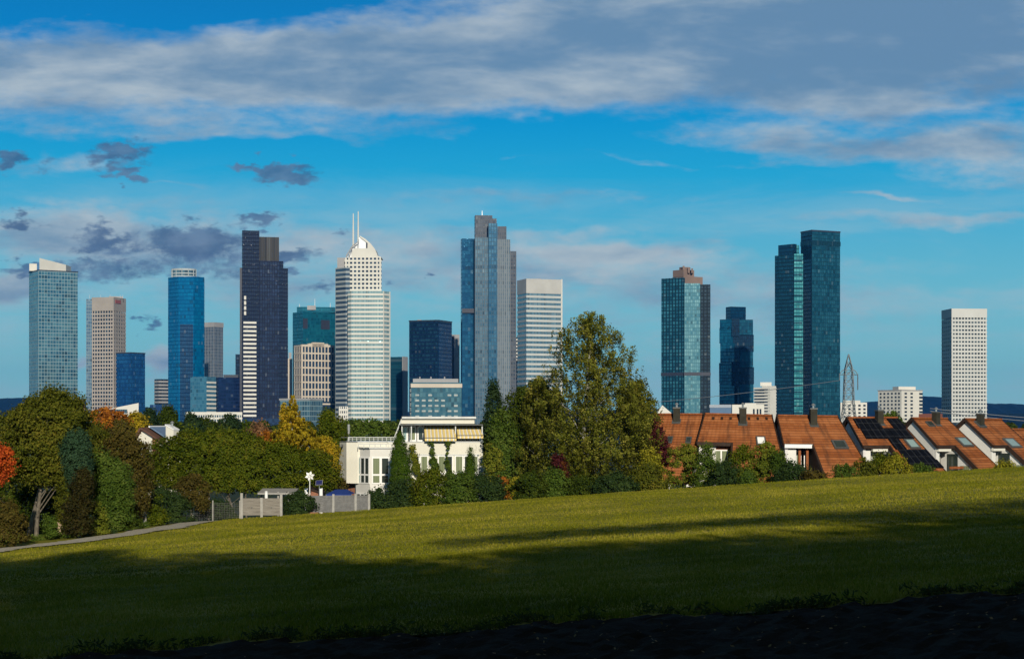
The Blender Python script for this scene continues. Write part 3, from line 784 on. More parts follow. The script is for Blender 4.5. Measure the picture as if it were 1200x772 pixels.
# --- cubic blue tower
Y = 1900
t = tower('office_tower', 'blue glass tower of shifted cubes with a narrow top block', 'tower', flat_fp(843, 883, Y, 40))
k1 = facade('glass_cube', C(0, 66, 94), C(20, 100, 126), C(6, 52, 76), 2.2, 3.6, .1, .16, metal=.55)
k2 = facade('glass_cube_dark', C(0, 36, 62), C(8, 58, 86), C(4, 32, 52), 2.2, 3.6, .1, .16, metal=.5)
pr('core', rect_fp(857, 866, 868, Y+6, 1.0), ZB, sz(372, Y), k2, t)
for i, (xl, xr, ya, yb, mt) in enumerate(((843.5, 860, 384, 374, k1), (843, 860, 402, 384, k1), (844, 861, 425, 402, k1), (842.6, 860, 448, 425, k1), (843, 861, 486, 448, k1),
                          (866, 882.5, 392, 374.5, k1), (865, 883.3, 412, 392, k2), (866.5, 882.6, 430, 412, k1), (865.5, 883.6, 450, 430, k2), (866, 883, 486, 450, k1),
                          (857, 867, 394, 373, k2), (858.5, 867, 424, 394, k2), (857, 866.5, 452, 424, k2))):
    d = (0, 1.5, -1, 2, 0)[i % 5]
    if xl < 850: f = rect_fp(xl, xr-.4, xr, Y+d, 8.0)
    else: f = rect_fp(xl, xl+.5, xr, Y+d, .4)
    pr('cube', f, sz(ya, Y) if ya < 480 else ZB, sz(yb, Y), mt, t)
pr('top_block', rect_fp(850.5, 856, 874, Y+10, .6), sz(376, Y), sz(358.5, Y), k2, t)
# --- twin dark teal towers
Y = 1600
t = tower('office_tower', 'dark teal twin tower, the broad right half taller than the left', 'tower', flat_fp(908, 985, Y, 50))
e1 = facade('glass_twin_left', C(10, 48, 66), C(26, 72, 90), C(14, 40, 54), 2.1, 3.5, .12, .34, metal=.45)
e2 = facade('glass_twin_bay', C(44, 124, 132), C(88, 160, 162), C(26, 84, 96), 2.4, 3.8, .12, .3, metal=.5)
e3 = facade('glass_twin_right', C(12, 66, 84), C(44, 100, 116), C(18, 54, 70), 2.2, 3.6, .16, .18, metal=.5)
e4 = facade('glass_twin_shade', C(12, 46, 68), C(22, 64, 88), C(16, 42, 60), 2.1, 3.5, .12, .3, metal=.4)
f1 = rect_fp(908, 930, 931, Y+4, 10.0)
pr('left_half', f1, ZB, sz(298, Y), e1, t)
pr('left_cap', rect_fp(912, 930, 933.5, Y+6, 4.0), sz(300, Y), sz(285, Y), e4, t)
pr('lit_bay', rect_fp(930, 930.4, 941, Y+3, .6), ZB, sz(297, Y), e2, t)
for i in range(24): 
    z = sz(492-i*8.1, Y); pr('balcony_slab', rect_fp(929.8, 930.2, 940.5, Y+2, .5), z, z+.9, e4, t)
pr('cap_return', flat_fp(932.5, 936.5, Y+10, 10), sz(298, Y), sz(286, Y), e2, t)
f2 = rect_fp(938.5, 951.5, 984.5, Y, .55)
pr('right_half', f2, ZB, sz(270.5, Y), e3, t)
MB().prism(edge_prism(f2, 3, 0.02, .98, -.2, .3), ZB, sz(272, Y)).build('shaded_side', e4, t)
pr('louvre_band', grow(f2, .35), sz(287, Y), sz(281.5, Y), facade('twin_louvre', C(20, 56, 70), C(30, 76, 90), C(14, 44, 58), 1.2, 60, .5, .01), t)
pr('roof_edge', grow(f2, .3), sz(271, Y), sz(269.3, Y), W_DARK, t)
# --- white apartment, low blocks
Y = 1500; fp = rect_fp(884, 902, 909, Y, 1.5)
t = tower('apartment_block', 'white stepped apartment block with balcony stripes left of the twin tower', 'building', fp)
pr('window_core', fp, ZB, sz(456, Y), g_win2, t); bands(t, fp, sz(492, Y), sz(452, Y), 11, .52, W_WHITE, .5)
pr('end_wall', rect_fp(893, 902.6, 909.4, Y-.6, .9), ZB, sz(452, Y), W_WHITE, t); pr('penthouse', flat_fp(891, 904, Y+8, 10), sz(452, Y), sz(447.5, Y), W_WHITE, t)
for i in range(10): MB().prism(edge_prism(rect_fp(893, 902.6, 909.4, Y-.6, .9), 3, .1, .7, -.1, .2), sz(490-i*3.7, Y), sz(488-i*3.7, Y)).build('window', g_win2, t)
Y = 1000; fp = rect_fp(857, 858, 895.5, Y, .5)
t = tower('office_block', 'low flat white building above the red roofs, blue tower behind', 'building', fp)
pr('wall', fp, ZB, sz(474, Y), W_WHITE, t); pr('roof_storey', flat_fp(873, 886, Y+5, 8), sz(474, Y), sz(472, Y), W_WHITE, t)
for px in (882, 886.5, 890): MB().prism(edge_prism(fp, 0, (px-857)/38.5, (px-857)/38.5+.055, -.1, .15), sz(485, Y), sz(479, Y)).build('window', g_win2, t)
Y = 1200; fp = flat_fp(832, 858, Y, 20)
t = tower('warehouse', 'low blue-grey shed left of the flat white building', 'building', fp)
pr('wall', fp, ZB, sz(477.5, Y), plain('shed_blue', (.10, .17, .28), .7, .1, .1), t); pr('roof_band', grow(fp, .3), sz(477.5, Y), sz(474, Y), plain('shed_roof', (.32, .36, .42), .7), t)
Y = 700; fp = rect_fp(769, 771, 786, Y, .7)
t = tower('house', 'small white hip-roofed house behind the leftmost red roof', 'house', fp)
pr('wall', fp, -32, sz(486, Y), W_WHITE, t)
mb = MB(); cxx = sum(p[0] for p in fp)/4; cyy = sum(p[1] for p in fp)/4; ap = (cxx-.5, cyy, sz(474.5, Y)); e = grow(fp, .3)
for i in range(4): mb.poly([(e[i][0], e[i][1], sz(484, Y)), (e[(i+1) % 4][0], e[(i+1) % 4][1], sz(484, Y)), ap])
mb.build('roof', W_WHITE, t)
# --- right: apartment blocks and punched tower
Y = 1400; fp = rect_fp(984.5, 985, 1016, Y, .5)
t = tower('apartment_block', 'small white apartment block behind the lattice pylon', 'building', fp)
pr('wall', fp, ZB, sz(471.5, Y), W_WHITE, t); pr('roof_storey', flat_fp(988, 1008, Y+5, 10), sz(471.5, Y), sz(469, Y), W_WHITE, t)
for i in range(4):
    for k in range(5): MB().prism(edge_prism(fp, 0, .1+.19*k, .1+.19*k+.09, -.1, .2), sz(489-i*4.3, Y), sz(486.8-i*4.3, Y)).build('window', g_win2, t)
Y = 1300; fp = rect_fp(1029, 1056.5, 1081, Y, .9)
t = tower('apartment_block', 'larger white apartment block with a shaded left face, right of the pylon', 'building', fp)
mw = plain('render_white', (.60, .58, .53), .8, .06, .05)
pr('wall', fp, ZB, sz(457, Y), mw, t); pr('penthouse', rect_fp(1046, 1053, 1073, Y+8, .6), sz(457, Y), sz(452.5, Y), mw, t)
pr('roof_edge', grow(fp, .3), sz(457.6, Y), sz(456.4, Y), W_GREY, t)
for i in range(8):
    za, zb_ = sz(492-i*4.3, Y), sz(489.9-i*4.3, Y)
    for f0 in (.14, .42): MB().prism(edge_prism(fp, 0, f0, f0+.11, -.1, .15), za, zb_).build('window', g_win2, t)
    MB().prism(edge_prism(fp, 0, .84, 1.0, -.1, .5), za, zb_).build('balcony', g_win2, t)
    for f0 in (.08, .24, .40, .56, .72, .86): MB().prism(edge_prism(fp, 3, f0, f0+.07, -.1, .15), za, zb_).build('window', g_win2, t)
Y = 1500; fp = rect_fp(1104, 1115.5, 1156, Y, .8)
t = tower('office_tower', 'white tower with rows of dark punched windows, rightmost of the skyline', 'tower', fp)
mo = plain('tower_offwhite', (.50, .505, .49), .65, .05, .05)
pr('window_core', fp, ZB, sz(373, Y), facade('glass_punched', C(30, 42, 52), C(92, 104, 110), C(30, 40, 50), 2.0, 4.2, .06, .05, metal=.2), t)
z0, z1 = sz(494.8, Y), sz(372, Y)
bands(t, fp, z0, z1, 27, .5, mo, .4); piers(t, fp, [0], z0, z1, 11, .95, mo, .36); piers(t, fp, [3], z0, z1, 5, .8, mo, .36)
pr('top_band', grow(fp, .42), sz(372, Y), sz(361.5, Y), mo, t)
Y = 1100; fp = flat_fp(1078, 1103, Y, 14)
t = tower('house', 'long low red-roofed building between the apartment block and rightmost tower', 'building', fp)
pr('wall', fp, -32, sz(489, Y), W_CREAM, t); mb = MB(); a, b_, c_, d_ = [Vector((*p, sz(489, Y))) for p in grow(fp, .6)]
rz = Vector((0, 0, sz(484.5, Y)-sz(489, Y))); m1 = (a+d_)/2+rz; m2 = (b_+c_)/2+rz
mb.poly([a, b_, m2, m1]); mb.poly([c_, d_, m1, m2]); mb.poly([d_, a, m1]); mb.poly([b_, c_, m2]); mb.build('roof', plain('far_roof', (.24, .09, .06), .8), t)
# far small building at left
Y = 2400; fp = flat_fp(92, 99, Y, 14)
t = tower('apartment_block', 'tiny reddish far block between the leftmost and beige towers', 'building', fp)
pr('wall', fp, -34, sz(467, Y), W_DARK, t); pr('lower_wall', grow(fp, .4), -34, sz(475, Y), plain('far_brick', (.35, .16, .11), .8), t)

# --- lattice pylon and power lines
Y = 900; bx, by = sx(994.5, Y), Y; zb, zt = gz(bx, by), sz(415, Y)
t = thing('electricity_pylon', 'grey lattice pylon standing right of the twin tower', 'pylon', (bx, by, zb))
M_PYL = plain('galvanised', (.13, .15, .16), .6, .15, 1.0, metal=.3)
def half(z):
    py = HZ-z*F/Y
    return float(np.interp(py, [415, 433, 441, 475, 490, 506], [.12, 1.9, 2.1, 2.6, 3.4, 4.4]))
mb = MB(); lev = [zb+(zt-zb)*q for q in (0, .1, .2, .3, .4, .48, .56, .63, .70, .76, .82, .88, .94, 1)]
for i in range(len(lev)-1):
    a, c_ = half(lev[i]), half(lev[i+1])
    A = [Vector((bx+sx_*a, by+sy_*a, lev[i])) for sx_, sy_ in ((-1, -1), (1, -1), (1, 1), (-1, 1))]
    B = [Vector((bx+sx_*c_, by+sy_*c_, lev[i+1])) for sx_, sy_ in ((-1, -1), (1, -1), (1, 1), (-1, 1))]
    for j in range(4):
        mb.bar(A[j], B[j], .36); k = (j+1) % 4
        mb.bar(A[j], B[k], .24); mb.bar(A[k], B[j], .24); mb.bar(B[j], B[k], .2)
mb.build('lattice_mast', M_PYL, t)
mb = MB(); z1 = sz(439, Y)
for s_ in (-1, 1):
    tip = Vector((bx+s_*4.9, by, z1))
    mb.bar((bx+s_*1.4, by-1.4, z1), tip, .4); mb.bar((bx+s_*1.4, by+1.4, z1), tip, .4); mb.bar((bx+s_*1.0, by, z1+3.6), (bx+s_*3.6, by, z1+1.9), .35); mb.bar((bx+s_*3.6, by, z1+1.9), tip, .35)
    mb.bar((bx+s_*3, by, z1+1.2), (bx+s_*3, by, z1), .2)
mb.build('crossarm', M_PYL, t)
for s_ in (-1, 1): MB().tube((bx+s_*4.8, by, z1), (bx+s_*4.8, by, z1-(3 if s_ < 0 else 8)), .28, .28, 6).build('insulator', M_PYL, t)
M_WIRE = plain('wire', (.30, .31, .33), .6)
def wire(label, p, q, sag, r_):
    p, q = Vector(p), Vector(q); P = [p.lerp(q, i/20)-Vector((0, 0, sag*4*(i/20)*(1-i/20))) for i in range(21)]
    o = MB().chain(P, [r_]*21, 5).build('power_line', M_WIRE, None, p)
    tag(o, label, 'cable', 'overhead power lines')
wire('pale power line crossing the twin tower to the left of the pylon', (bx-4.8, by, z1-3), at(700, 476, 1100), 1.5, .16)
wire('upper power line crossing the dark hill at the right edge', at(1090, 478.5, 1000), at(1330, 497, 900), 1.0, .2)
wire('lower power line crossing the dark hill at the right edge', at(1090, 481.5, 1000), at(1330, 502, 900), 1.0, .2)
# ------------------------------------------------------------------ materials for near buildings
m, b = start('roof_tiles')
u, v, _ = sep(tc('UV'))
cu = u/.30; cv = v/.34
off = cv.floor()*.5
cell = wnoise(comb((cu+off).floor(), cv.floor(), 1.0)); row = wnoise(comb(2.0, cv.floor(), 5.0))
st = noise(comb(u*1.6, v*.22, 3.0), 1.1, 5, .62)
big = noise(comb(u, v, 1.0), .35, 3)
base = ramp(cell*.20+row*.30+big*.65, [(.2, (.165, .050, .016, 1)), (.5, (.250, .080, .026, 1)), (.8, (.34, .125, .046, 1))])
dirt = smooth(st, .50, .72)
col = mixc(dirt*.62, base, (.045, .028, .020, 1))
lich = smooth(noise(comb(u, v, 7.0), 2.4, 5, .7), .62, .72)
col = mixc(lich*.35, col, (.34, .20, .11, 1))
gap = cv.fract().lt(.16)
col = mixc(gap*.75, col, (.06, .022, .012, 1))
setp(b, col=col, rough=.82, spec=.06, normal=bump(X.m('SINE', cu*6.283)*.35+cv.fract()*1.0, .8, .05)); M_TILE = m
M_WHITE = plain('white_render', (.66, .65, .62), .85, .05, .8)
M_SHADE_RENDER = plain('shaded_render', (.62, .60, .60), .85, .06, .8)  # white render tinted lilac: the gables' shade is put into the colour
M_CREAM = plain('cream_render', (.67, .65, .57), .85, .04, .6)
M_FRAME = plain('white_frame', (.80, .80, .79), .4, .03, 3)
M_BROWN = plain('dark_brown_wood', (.035, .022, .016), .6, .2, 3)
M_ORANGE = plain('orange_wood', (.26, .085, .03), .6, .2, 3)
M_CHIM = plain('chimney_sheet', (.036, .034, .026), .85, .15, 2.5, spec=.1)
M_METAL = plain('grey_metal', (.42, .43, .43), .35, .1, 3, metal=.6)
M_SLATE = plain('window_metal', (.10, .105, .105), .45, .1, 3, metal=.3)
M_BRICK = None
m, b = start('pane'); setp(b, col=mixc(noise(tc('Object'), .9, 3), (.012, .018, .020, 1), (.05, .065, .055, 1)), rough=.06, spec=.8); M_PANE = m
m, b = start('curtain_pane'); setp(b, col=ramp(noise(comb(sep(tc('Object'))[0]*6.0, 0.0, 0.0), 1.6, 3), [(.35, (.10, .13, .07, 1)), (.6, (.24, .27, .16, 1))]), rough=.12, spec=.6); M_CURT = m
m, b = start('pale_pane'); setp(b, col=(.30, .42, .42, 1), rough=.1, spec=.7, metal=.2); M_PALEP = m
m, b = start('solar_cells')
u, v, _ = sep(tc('UV'))
lines = X.m('MAXIMUM', (u/.53).fract().lt(.05), (v/.9).fract().lt(.035))
setp(b, col=mixc(lines, (.004, .005, .008, 1), (.05, .052, .058, 1)), rough=.45, spec=.12); M_PV = m
m, b = start('brick')
n = X.nt.nodes.new('ShaderNodeTexBrick'); X.nt.links.new(tc('UV').s, n.inputs['Vector'])
n.inputs['Color1'].default_value = (.22, .07, .035, 1); n.inputs['Color2'].default_value = (.30, .11, .05, 1); n.inputs['Mortar'].default_value = (.25, .2, .16, 1); n.inputs['Scale'].default_value = 4
setp(b, col=X(n.outputs[0]), rough=.9); M_BRICK = m
m, b = start('awning_cloth')
u, v, _ = sep(tc('UV')); f = (u/.30).fract()
c = mixc(f.lt(.55), (.74, .70, .62, 1), (.72, .55, .20, 1)); c = mixc((u/.30+.13).fract().lt(.12), c, (.40, .34, .26, 1))
setp(b, col=c, rough=.9, spec=.1); M_AWN = m
m, b = start('weathered_boards')
u, v, _ = sep(tc('UV'))
setp(b, col=ramp(noise(comb(u*.6, v*9.0, 0.0), 2.2, 5, .65), [(.3, (.13, .115, .10, 1)), (.7, (.28, .26, .23, 1))]), rough=.9, spec=.1); M_BOARD = m
M_POST = plain('concrete_post', (.32, .31, .29), .85, .12, 4)
M_FENCE = plain('grey_fence_board', (.15, .15, .15), .8, .15, 4)
m, b = start('bark'); p = tc('Object')
setp(b, col=ramp(noise(comb(sep(p)[0]*1.0, sep(p)[1], sep(p)[2]*.35), 9.0, 5, .7), [(.3, (.05, .042, .032, 1)), (.65, (.19, .165, .13, 1))]), rough=.95, spec=.1); M_BARK = m
m, b = start('birch_bark'); p = tc('Object')
setp(b, col=ramp(noise(comb(sep(p)[0], sep(p)[1], sep(p)[2]*4.0), 2.6, 4, .6), [(.38, (.05, .05, .045, 1)), (.5, (.42, .41, .37, 1)), (.8, (.55, .53, .48, 1))]), rough=.8, spec=.15); M_BIRCHBARK = m

# ------------------------------------------------------------------ terrace of red-roofed houses
PITCH = 40.0; TP = math.tan(R(PITCH)); CP = math.cos(R(PITCH))
class House:
    def __init__(h, name, label, x0, y0, Y0, x1, y1, Y1, aL, aR, full, group='red-roofed terraced houses beyond the meadow'):
        h.R0, h.R1 = at(x0, y0, Y0), at(x1, y1, Y1)
        h.aL, h.aR, h.full = R(aL), R(aR), full
        c = (h.R0+h.R1)/2
        h.t = thing(name, label, 'house', (c.x, c.y, gz(c.x, c.y)), group)
        h.gz = gz(c.x, c.y)-.5
    def e2(h, s):
        a = h.aL+(h.aR-h.aL)*s
        return Vector((math.sin(a), -math.cos(a), 0))
    def P(h, s, t, lift=0.0):
        r_ = h.R0.lerp(h.R1, s); e = h.e2(s)
        p = r_+e*t+Vector((0, 0, -TP*t))
        n = Vector((e.x*TP, e.y*TP, 1)).normalized()
        return p+n*lift
    def back(h, s, t): 
        r_ = h.R0.lerp(h.R1, s); return r_-h.e2(s)*t+Vector((0, 0, -TP*t))
    def st(h, px, py):
        s, t = .5, 2.0
        def scr(s, t):
            p = h.P(s, t); return 600+p.x/p.y*F, HZ-p.z/p.y*F
        for _ in range(40):
            a = scr(s, t); d1 = scr(s+1e-3, t); d2 = scr(s, t+1e-3)
            J = np.array([[(d1[0]-a[0])/1e-3, (d2[0]-a[0])/1e-3], [(d1[1]-a[1])/1e-3, (d2[1]-a[1])/1e-3]])
            ds = np.linalg.solve(J, np.array([px-a[0], py-a[1]])); s += .8*ds[0]; t += .8*ds[1]
        return s, t
    def slab(h, s0, s1, t0, t1, mat, name, up=.0, th=.22, ns=6, nt=6, parent=None):
        """piece of the roof surface, th thick"""
        mb = MB(); W = (h.R1-h.R0).length
        g = lambda i, j, l: h.P(s0+(s1-s0)*i/ns, t0+(t1-t0)*j/nt, l)
        uvf = lambda i, j: ((s0+(s1-s0)*i/ns)*W, -(t0+(t1-t0)*j/nt)/CP)
        for i in range(ns):
            for j in range(nt):
                mb.poly([g(i, j+1, up), g(i+1, j+1, up), g(i+1, j, up), g(i, j, up)], [uvf(i, j+1), uvf(i+1, j+1), uvf(i+1, j), uvf(i, j)])
        d = up-th
        for i in range(ns):
            mb.poly([g(i, nt, d), g(i+1, nt, d), g(i+1, nt, up), g(i, nt, up)]); mb.poly([g(i+1, 0, d), g(i, 0, d), g(i, 0, up), g(i+1, 0, up)])
        for j in range(nt):
            mb.poly([g(0, j, d), g(0, j+1, d), g(0, j+1, up), g(0, j, up)]); mb.poly([g(ns, j+1, d), g(ns, j, d), g(ns, j, up), g(ns, j+1, up)])
        mb.poly([g(0, 0, d), g(ns, 0, d), g(ns, nt, d), g(0, nt, d)])
        return mb.build(name, mat, parent or h.t)
    def build(h, eave=None, sc=0.0, gable=M_WHITE, trim=M_BROWN, cheek=M_BROWN):
        f = h.full
        if eave is None:
            h.slab(0, 1, 0, f, M_TILE, 'roof'); te = f
        else:
            te = eave; h.te = te
            h.slab(0, 1, 0, te, M_TILE, 'roof'); h.slab(sc, 1, te, f, M_TILE, 'lower_roof')
        # back slope
        mb = MB(); mb.poly([h.R1, h.R0, h.back(0, 5), h.back(1, 5)], [(0, 0), (6, 0), (6, 6), (0, 6)]); mb.build('back_roof', M_TILE, h.t)
        # ridge tiles
        MB().bar(h.R0+Vector((0, 0, .03)), h.R1+Vector((0, 0, .03)), .3, .16).build('ridge', M_TILE, h.t)
        for s in (0, 1):
            tt = te if s == 0 else f
            sgn = -1 if s == 0 else 1
            e1 = (h.R1-h.R0).normalized()*sgn
            o = e1*.06
            MB().bar(h.P(s, -.1, -.08)+o, h.P(s, tt+.05, -.08)+o, .08, .22).build('verge_board', trim, h.t)
            MB().bar(h.back(s, -.02)+o, h.back(s, 4.5)+o, .12, .3).build('verge_board', trim, h.t)
            # gable wall, .25 thick, just under the roof skin
            inn = -e1*.10; inn2 = -e1*.35
            prof = [h.back(s, 4.6), h.R0.lerp(h.R1, s), h.P(s, tt-.25)]
            prof = [p-Vector((0, 0, .28)) for p in prof]
            lo = [Vector((prof[2].x, prof[2].y, h.gz)), Vector((prof[0].x, prof[0].y, h.gz))]
            A = [p+inn for p in prof+lo]; B = [p+inn2 for p in prof+lo]
            mb = MB(); mb.poly(A); mb.poly(list(reversed(B)))
            for i in range(5): mb.poly([A[i], A[(i+1) % 5], B[(i+1) % 5], B[i]])
            mb.build('gable_wall', gable, h.t)
        if eave is not None:
            # fascia, cheek wall under the low roof, verge of the low roof
            MB().bar(h.P(0, te, -.12)+h.e2(0)*.08, h.P(sc, te, -.12)+h.e2(sc)*.08, .12, .3).build('fascia', trim, h.t)
            MB().bar(h.P(sc, te, -.10), h.P(sc, f, -.10), .16, .36).build('verge_board', trim, h.t)
            a, b_ = h.P(sc, te-1.8, -.3), h.P(sc, f-.3, -.3); q = (h.R1-h.R0).normalized()
            mb = MB(); A = [a+q*.1, b_+q*.1, Vector((b_.x, b_.y, h.gz))+q*.1, Vector((a.x, a.y, h.gz))+q*.1]; B = [p+q*.2 for p in A]
            mb.poly(A); mb.poly(list(reversed(B)))
            for i in range(4): mb.poly([A[i], A[(i+1) % 4], B[(i+1) % 4], B[i]])
            ck = mb.build('cheek_wall', cheek, h.t)
            if cheek is not M_BROWN:
                for ta, tb_, pm in ((te-.9, te+.25, M_PANE), (te+.55, te+1.5, M_CURT)):
                    a, b_ = h.P(sc, ta), h.P(sc, tb_); ze = h.P(sc, te).z
                    zt_ = min(a.z, b_.z, ze)-.5
                    A = [Vector((a.x, a.y, zt_)), Vector((b_.x, b_.y, zt_)), Vector((b_.x, b_.y, ze-4)), Vector((a.x, a.y, ze-4))]
                    mb = MB(); A = [p+q*.07 for p in A]; B = [p+q*.04 for p in A]; mb.poly(A); mb.poly(list(reversed(B))); mb.poly([B[0], B[1], A[1], A[0]]); mb.poly([A[1], B[1], B[2], A[2]]); mb.poly([B[0], A[0], A[3], B[3]])
                    mb.build('window', pm, ck)
    def wall(h, s0, s1, t, ztop, zbot, mat, name, th=.2, parent=None):
        """upright wall piece across the house at run t; ztop / zbot metres below the eave there"""
        a, b_ = h.P(s0, t), h.P(s1, t); ze = (h.P(s0, h.te).z+h.P(s1, h.te).z)/2; zt = ze-ztop; zb = ze-zbot
        d = (b_-a); d.z = 0; d.normalize(); n = Vector((d.y, -d.x, 0))
        mb = MB(); c = [(a.x, a.y), (b_.x, b_.y), (b_.x-n.x*th, b_.y-n.y*th), (a.x-n.x*th, a.y-n.y*th)]
        mb.prism(c, zb, zt); return mb.build(name, mat, parent or h.t)
    def chimney(h, px, ytop, ybot, wpx=7.0):
        s, t = h.st(px, ybot); c = h.P(s, t); wd = wpx/F*c.y*.5; top = sz(ytop+2.5, c.y)
        e1 = (h.R1-h.R0); e1.z = 0; e1.normalize(); e2 = Vector((e1.y, -e1.x, 0))
        cz = (top+c.z-.6)/2
        o = MB().obox((c.x, c.y, cz), e1*wd, e2*wd*.8, Vector((0, 0, (top-c.z+.6)/2))).build('chimney', M_CHIM, h.t)
        MB().obox((c.x, c.y, top+.05), e1*wd*1.12, e2*wd*.95, Vector((0, 0, .06))).build('cap', M_SLATE, o)
        MB().tube((c.x, c.y, top+.1), (c.x, c.y, top+.35), .09, .09, 8).build('flue', M_METAL, o)
        MB().tube((c.x, c.y, top+.35), (c.x, c.y, top+.5), .19, .06, 8).build('cowl', M_METAL, o)
        ds = wd*1.25/(h.R1-h.R0).length
        h.slab(s-ds, s+ds, t-.1, t+wd*1.3, M_SLATE, 'flashing', .04, .06, 1, 1, o)
    def skylight(h, px0, py0, px1, py1, open_blind=False, mat=None):
        s, t = h.st((px0+px1)/2, (py0+py1)/2)
        W = (h.R1-h.R0).length
        sa, ta = h.st(px0, (py0+py1)/2); sb, tb = h.st(px1, (py0+py1)/2); ds = abs(sb-sa)/2*.9
        s2, t2 = h.st((px0+px1)/2, py0); s3, t3 = h.st((px0+px1)/2, py1); dt = abs(t3-t2)/2
        o = h.slab(s-ds, s+ds, t-dt, t+dt, M_SLATE, 'skylight', .12, .3, 1, 1)
        h.slab(s-ds*.72, s+ds*.72, t-dt*.75, t+dt*.72, mat or M_PANE, 'pane', .135, .03, 1, 1, o)
    def window(h, s0, s1, t, ztop, zbot, pane=None, mull=1, name='window'):
        o = h.wall(s0, s1, t+.06, ztop, zbot, M_FRAME, name, .12)
        wd = (s1-s0)/mull
        for i in range(mull):
            h.wall(s0+wd*(i+.12), s0+wd*(i+.88), t+.075, ztop+.12, zbot-.15, pane or M_CURT, 'pane', .05, o)

H = []
h1 = House('terraced_house', 'leftmost red-roofed terraced house, partly hidden by the birch', 764, 485.5, 150.5, 823, 485.5, 150, -17, -15, 6.8)
h1.build(None); h1.chimney(793, 476, 492, 8); h1.skylight(781.5, 512, 788.5, 519.5); h1.skylight(803.5, 512.5, 810.5, 520)
h2 = House('terraced_house', 'red-roofed terraced house with a bright skylight and white dormer window below the eave', 826.5, 485, 149.3, 904, 487, 149, -20, 3, 6.6)
_, te = h2.st(840, 519); sc, _ = h2.st(858, 519)
h2.build(te, sc, M_SHADE_RENDER); h2.chimney(870.5, 476, 494.5, 8); h2.skylight(885.5, 512, 898, 522, mat=plain('bright_blind', (.78, .78, .76), .5))
h2.wall(.02, .22, te-.5, .28, 5, M_WHITE, 'front_wall')
h2.wall(.20, sc-.02, te-.7, .28, .55, M_ORANGE, 'lintel'); h2.wall(.20, sc, te-.9, .3, 5, M_BROWN, 'recess_wall')
h2.window(.20, sc-.06, te-.8, .55, 2.1, M_CURT, 2); h2.wall(.18, sc-.05, te-.5, 2.1, 5, M_WHITE, 'parapet')
for i in range(7):
    s, t = h2.st(836+i*10.2+(1 if i > 2 else 0), 490.5)
    if abs(836+i*10.2-870) < 6: continue
    h2.slab(s-.016, s+.016, t-.10, t+.12, M_BROWN, 'vent_tile', .1, .15, 1, 1)
h3 = House('terraced_house', 'red-roofed terraced house with a timber loggia under a white fascia', 911.5, 487, 148, 981, 488, 148.6, 2, 19, 6.8)
_, te = h3.st(935, 521); sc, _ = h3.st(952, 521)
h3.build(te, sc, M_SHADE_RENDER); h3.chimney(953, 477, 496, 8); h3.skylight(975, 516.5, 993, 526)
W_BEAM = M_FRAME
MB().bar(h3.P(0, te+.05, -.10), h3.P(sc, te+.05, -.10), .25, .32).build('white_fascia', M_FRAME, h3.t)
h3.wall(.03, .46*sc, te-.4, .35, 5, M_WHITE, 'front_wall'); h3.wall(.40*sc, sc+.15, te-1.9, .3, 5, M_BROWN, 'recess_wall')
for q in (.56*sc, .84*sc): h3.wall(q, q+.035, te-.5, .35, 4, M_ORANGE, 'post')
h3.window(.62*sc, .82*sc, te-1.8, .5, 2.6, M_CURT, 1); h3.window(.92*sc, sc+.1, te-1.8, .5, 2.6, M_PANE, 1)
mb = MB()
for i in range(14):
    q = .5*sc+i*(.5*sc+.16)/13; a = h3.P(q, te+.4); mb.bar((a.x, a.y, a.z-1.9), (a.x, a.y, a.z-3.2), .05)
a, c_ = h3.P(.5*sc, te+.4), h3.P(sc+.16, te+.4); mb.bar((a.x, a.y, a.z-1.9), (c_.x, c_.y, c_.z-1.9), .08); mb.build('balcony_rail', M_METAL, h3.t)
h4 = House('terraced_house', 'red-roofed terraced house covered in dark solar panels', 993.5, 489.5, 150, 1051, 489.5, 152, 16, 35, 7.4)
_, te = h4.st(1027, 522.5); sc, _ = h4.st(1042.5, 522.5)
h4.build(te, sc, M_SHADE_RENDER, cheek=M_WHITE); h4.chimney(1030.5, 479, 494.5, 8)
def pvs(quads):
    for (x0, y0, x1, y1, ncol) in quads:
        s0, t0 = h4.st(x0, y0); s1, t1 = h4.st(x1, y1)
        for k in range(ncol):
            q0 = s0+(s1-s0)*k/ncol; q1 = s0+(s1-s0)*(k+1)/ncol
            h4.slab(q0+.004, q1-.004, t0+.02, t1-.02, M_PV, 'solar_panel', .14, .05, 1, 1)
pvs([(999, 491.3, 1034.5, 502.6, 3), (1038, 491.3, 1062, 502.6, 2), (1007.5, 502.6, 1071.5, 514.8, 5), (1040, 514.8, 1062.5, 527.4, 2), (1051.5, 527.4, 1095.5, 539.6, 4), (1061, 539.6, 1106, 549, 4)])
h4.skylight(1062, 515, 1075, 526, mat=M_PALEP)
h4.wall(.02, .36*sc, te-.4, .35, 5, M_WHITE, 'front_wall'); h4.wall(.3*sc, sc+.1, te-1.6, .3, 5, M_BROWN, 'recess_wall')
MB().bar(h4.P(.36*sc, te+.1, -.32), h4.P(sc-.03, te+.1, -.32), .25, .3).build('awning_case', M_CREAM, h4.t)
h4.window(.42*sc, .95*sc, te-1.2, .6, 2.6, M_CURT, 3)
h5 = House('terraced_house', 'red-roofed terraced house with a grey-white gable and brown balcony rail, right of the solar panels', 1069.5, 490, 153.4, 1109.5, 490.5, 157, 34, 45, 8.0)
_, te = h5.st(1108, 522.5); sc, _ = h5.st(1119, 522.5)
h5.build(te, sc, M_WHITE, cheek=M_WHITE); h5.chimney(1097, 481, 495, 8); h5.skylight(1086, 494.5, 1094, 500); h5.skylight(1123, 513, 1137, 523.5, mat=M_PALEP)
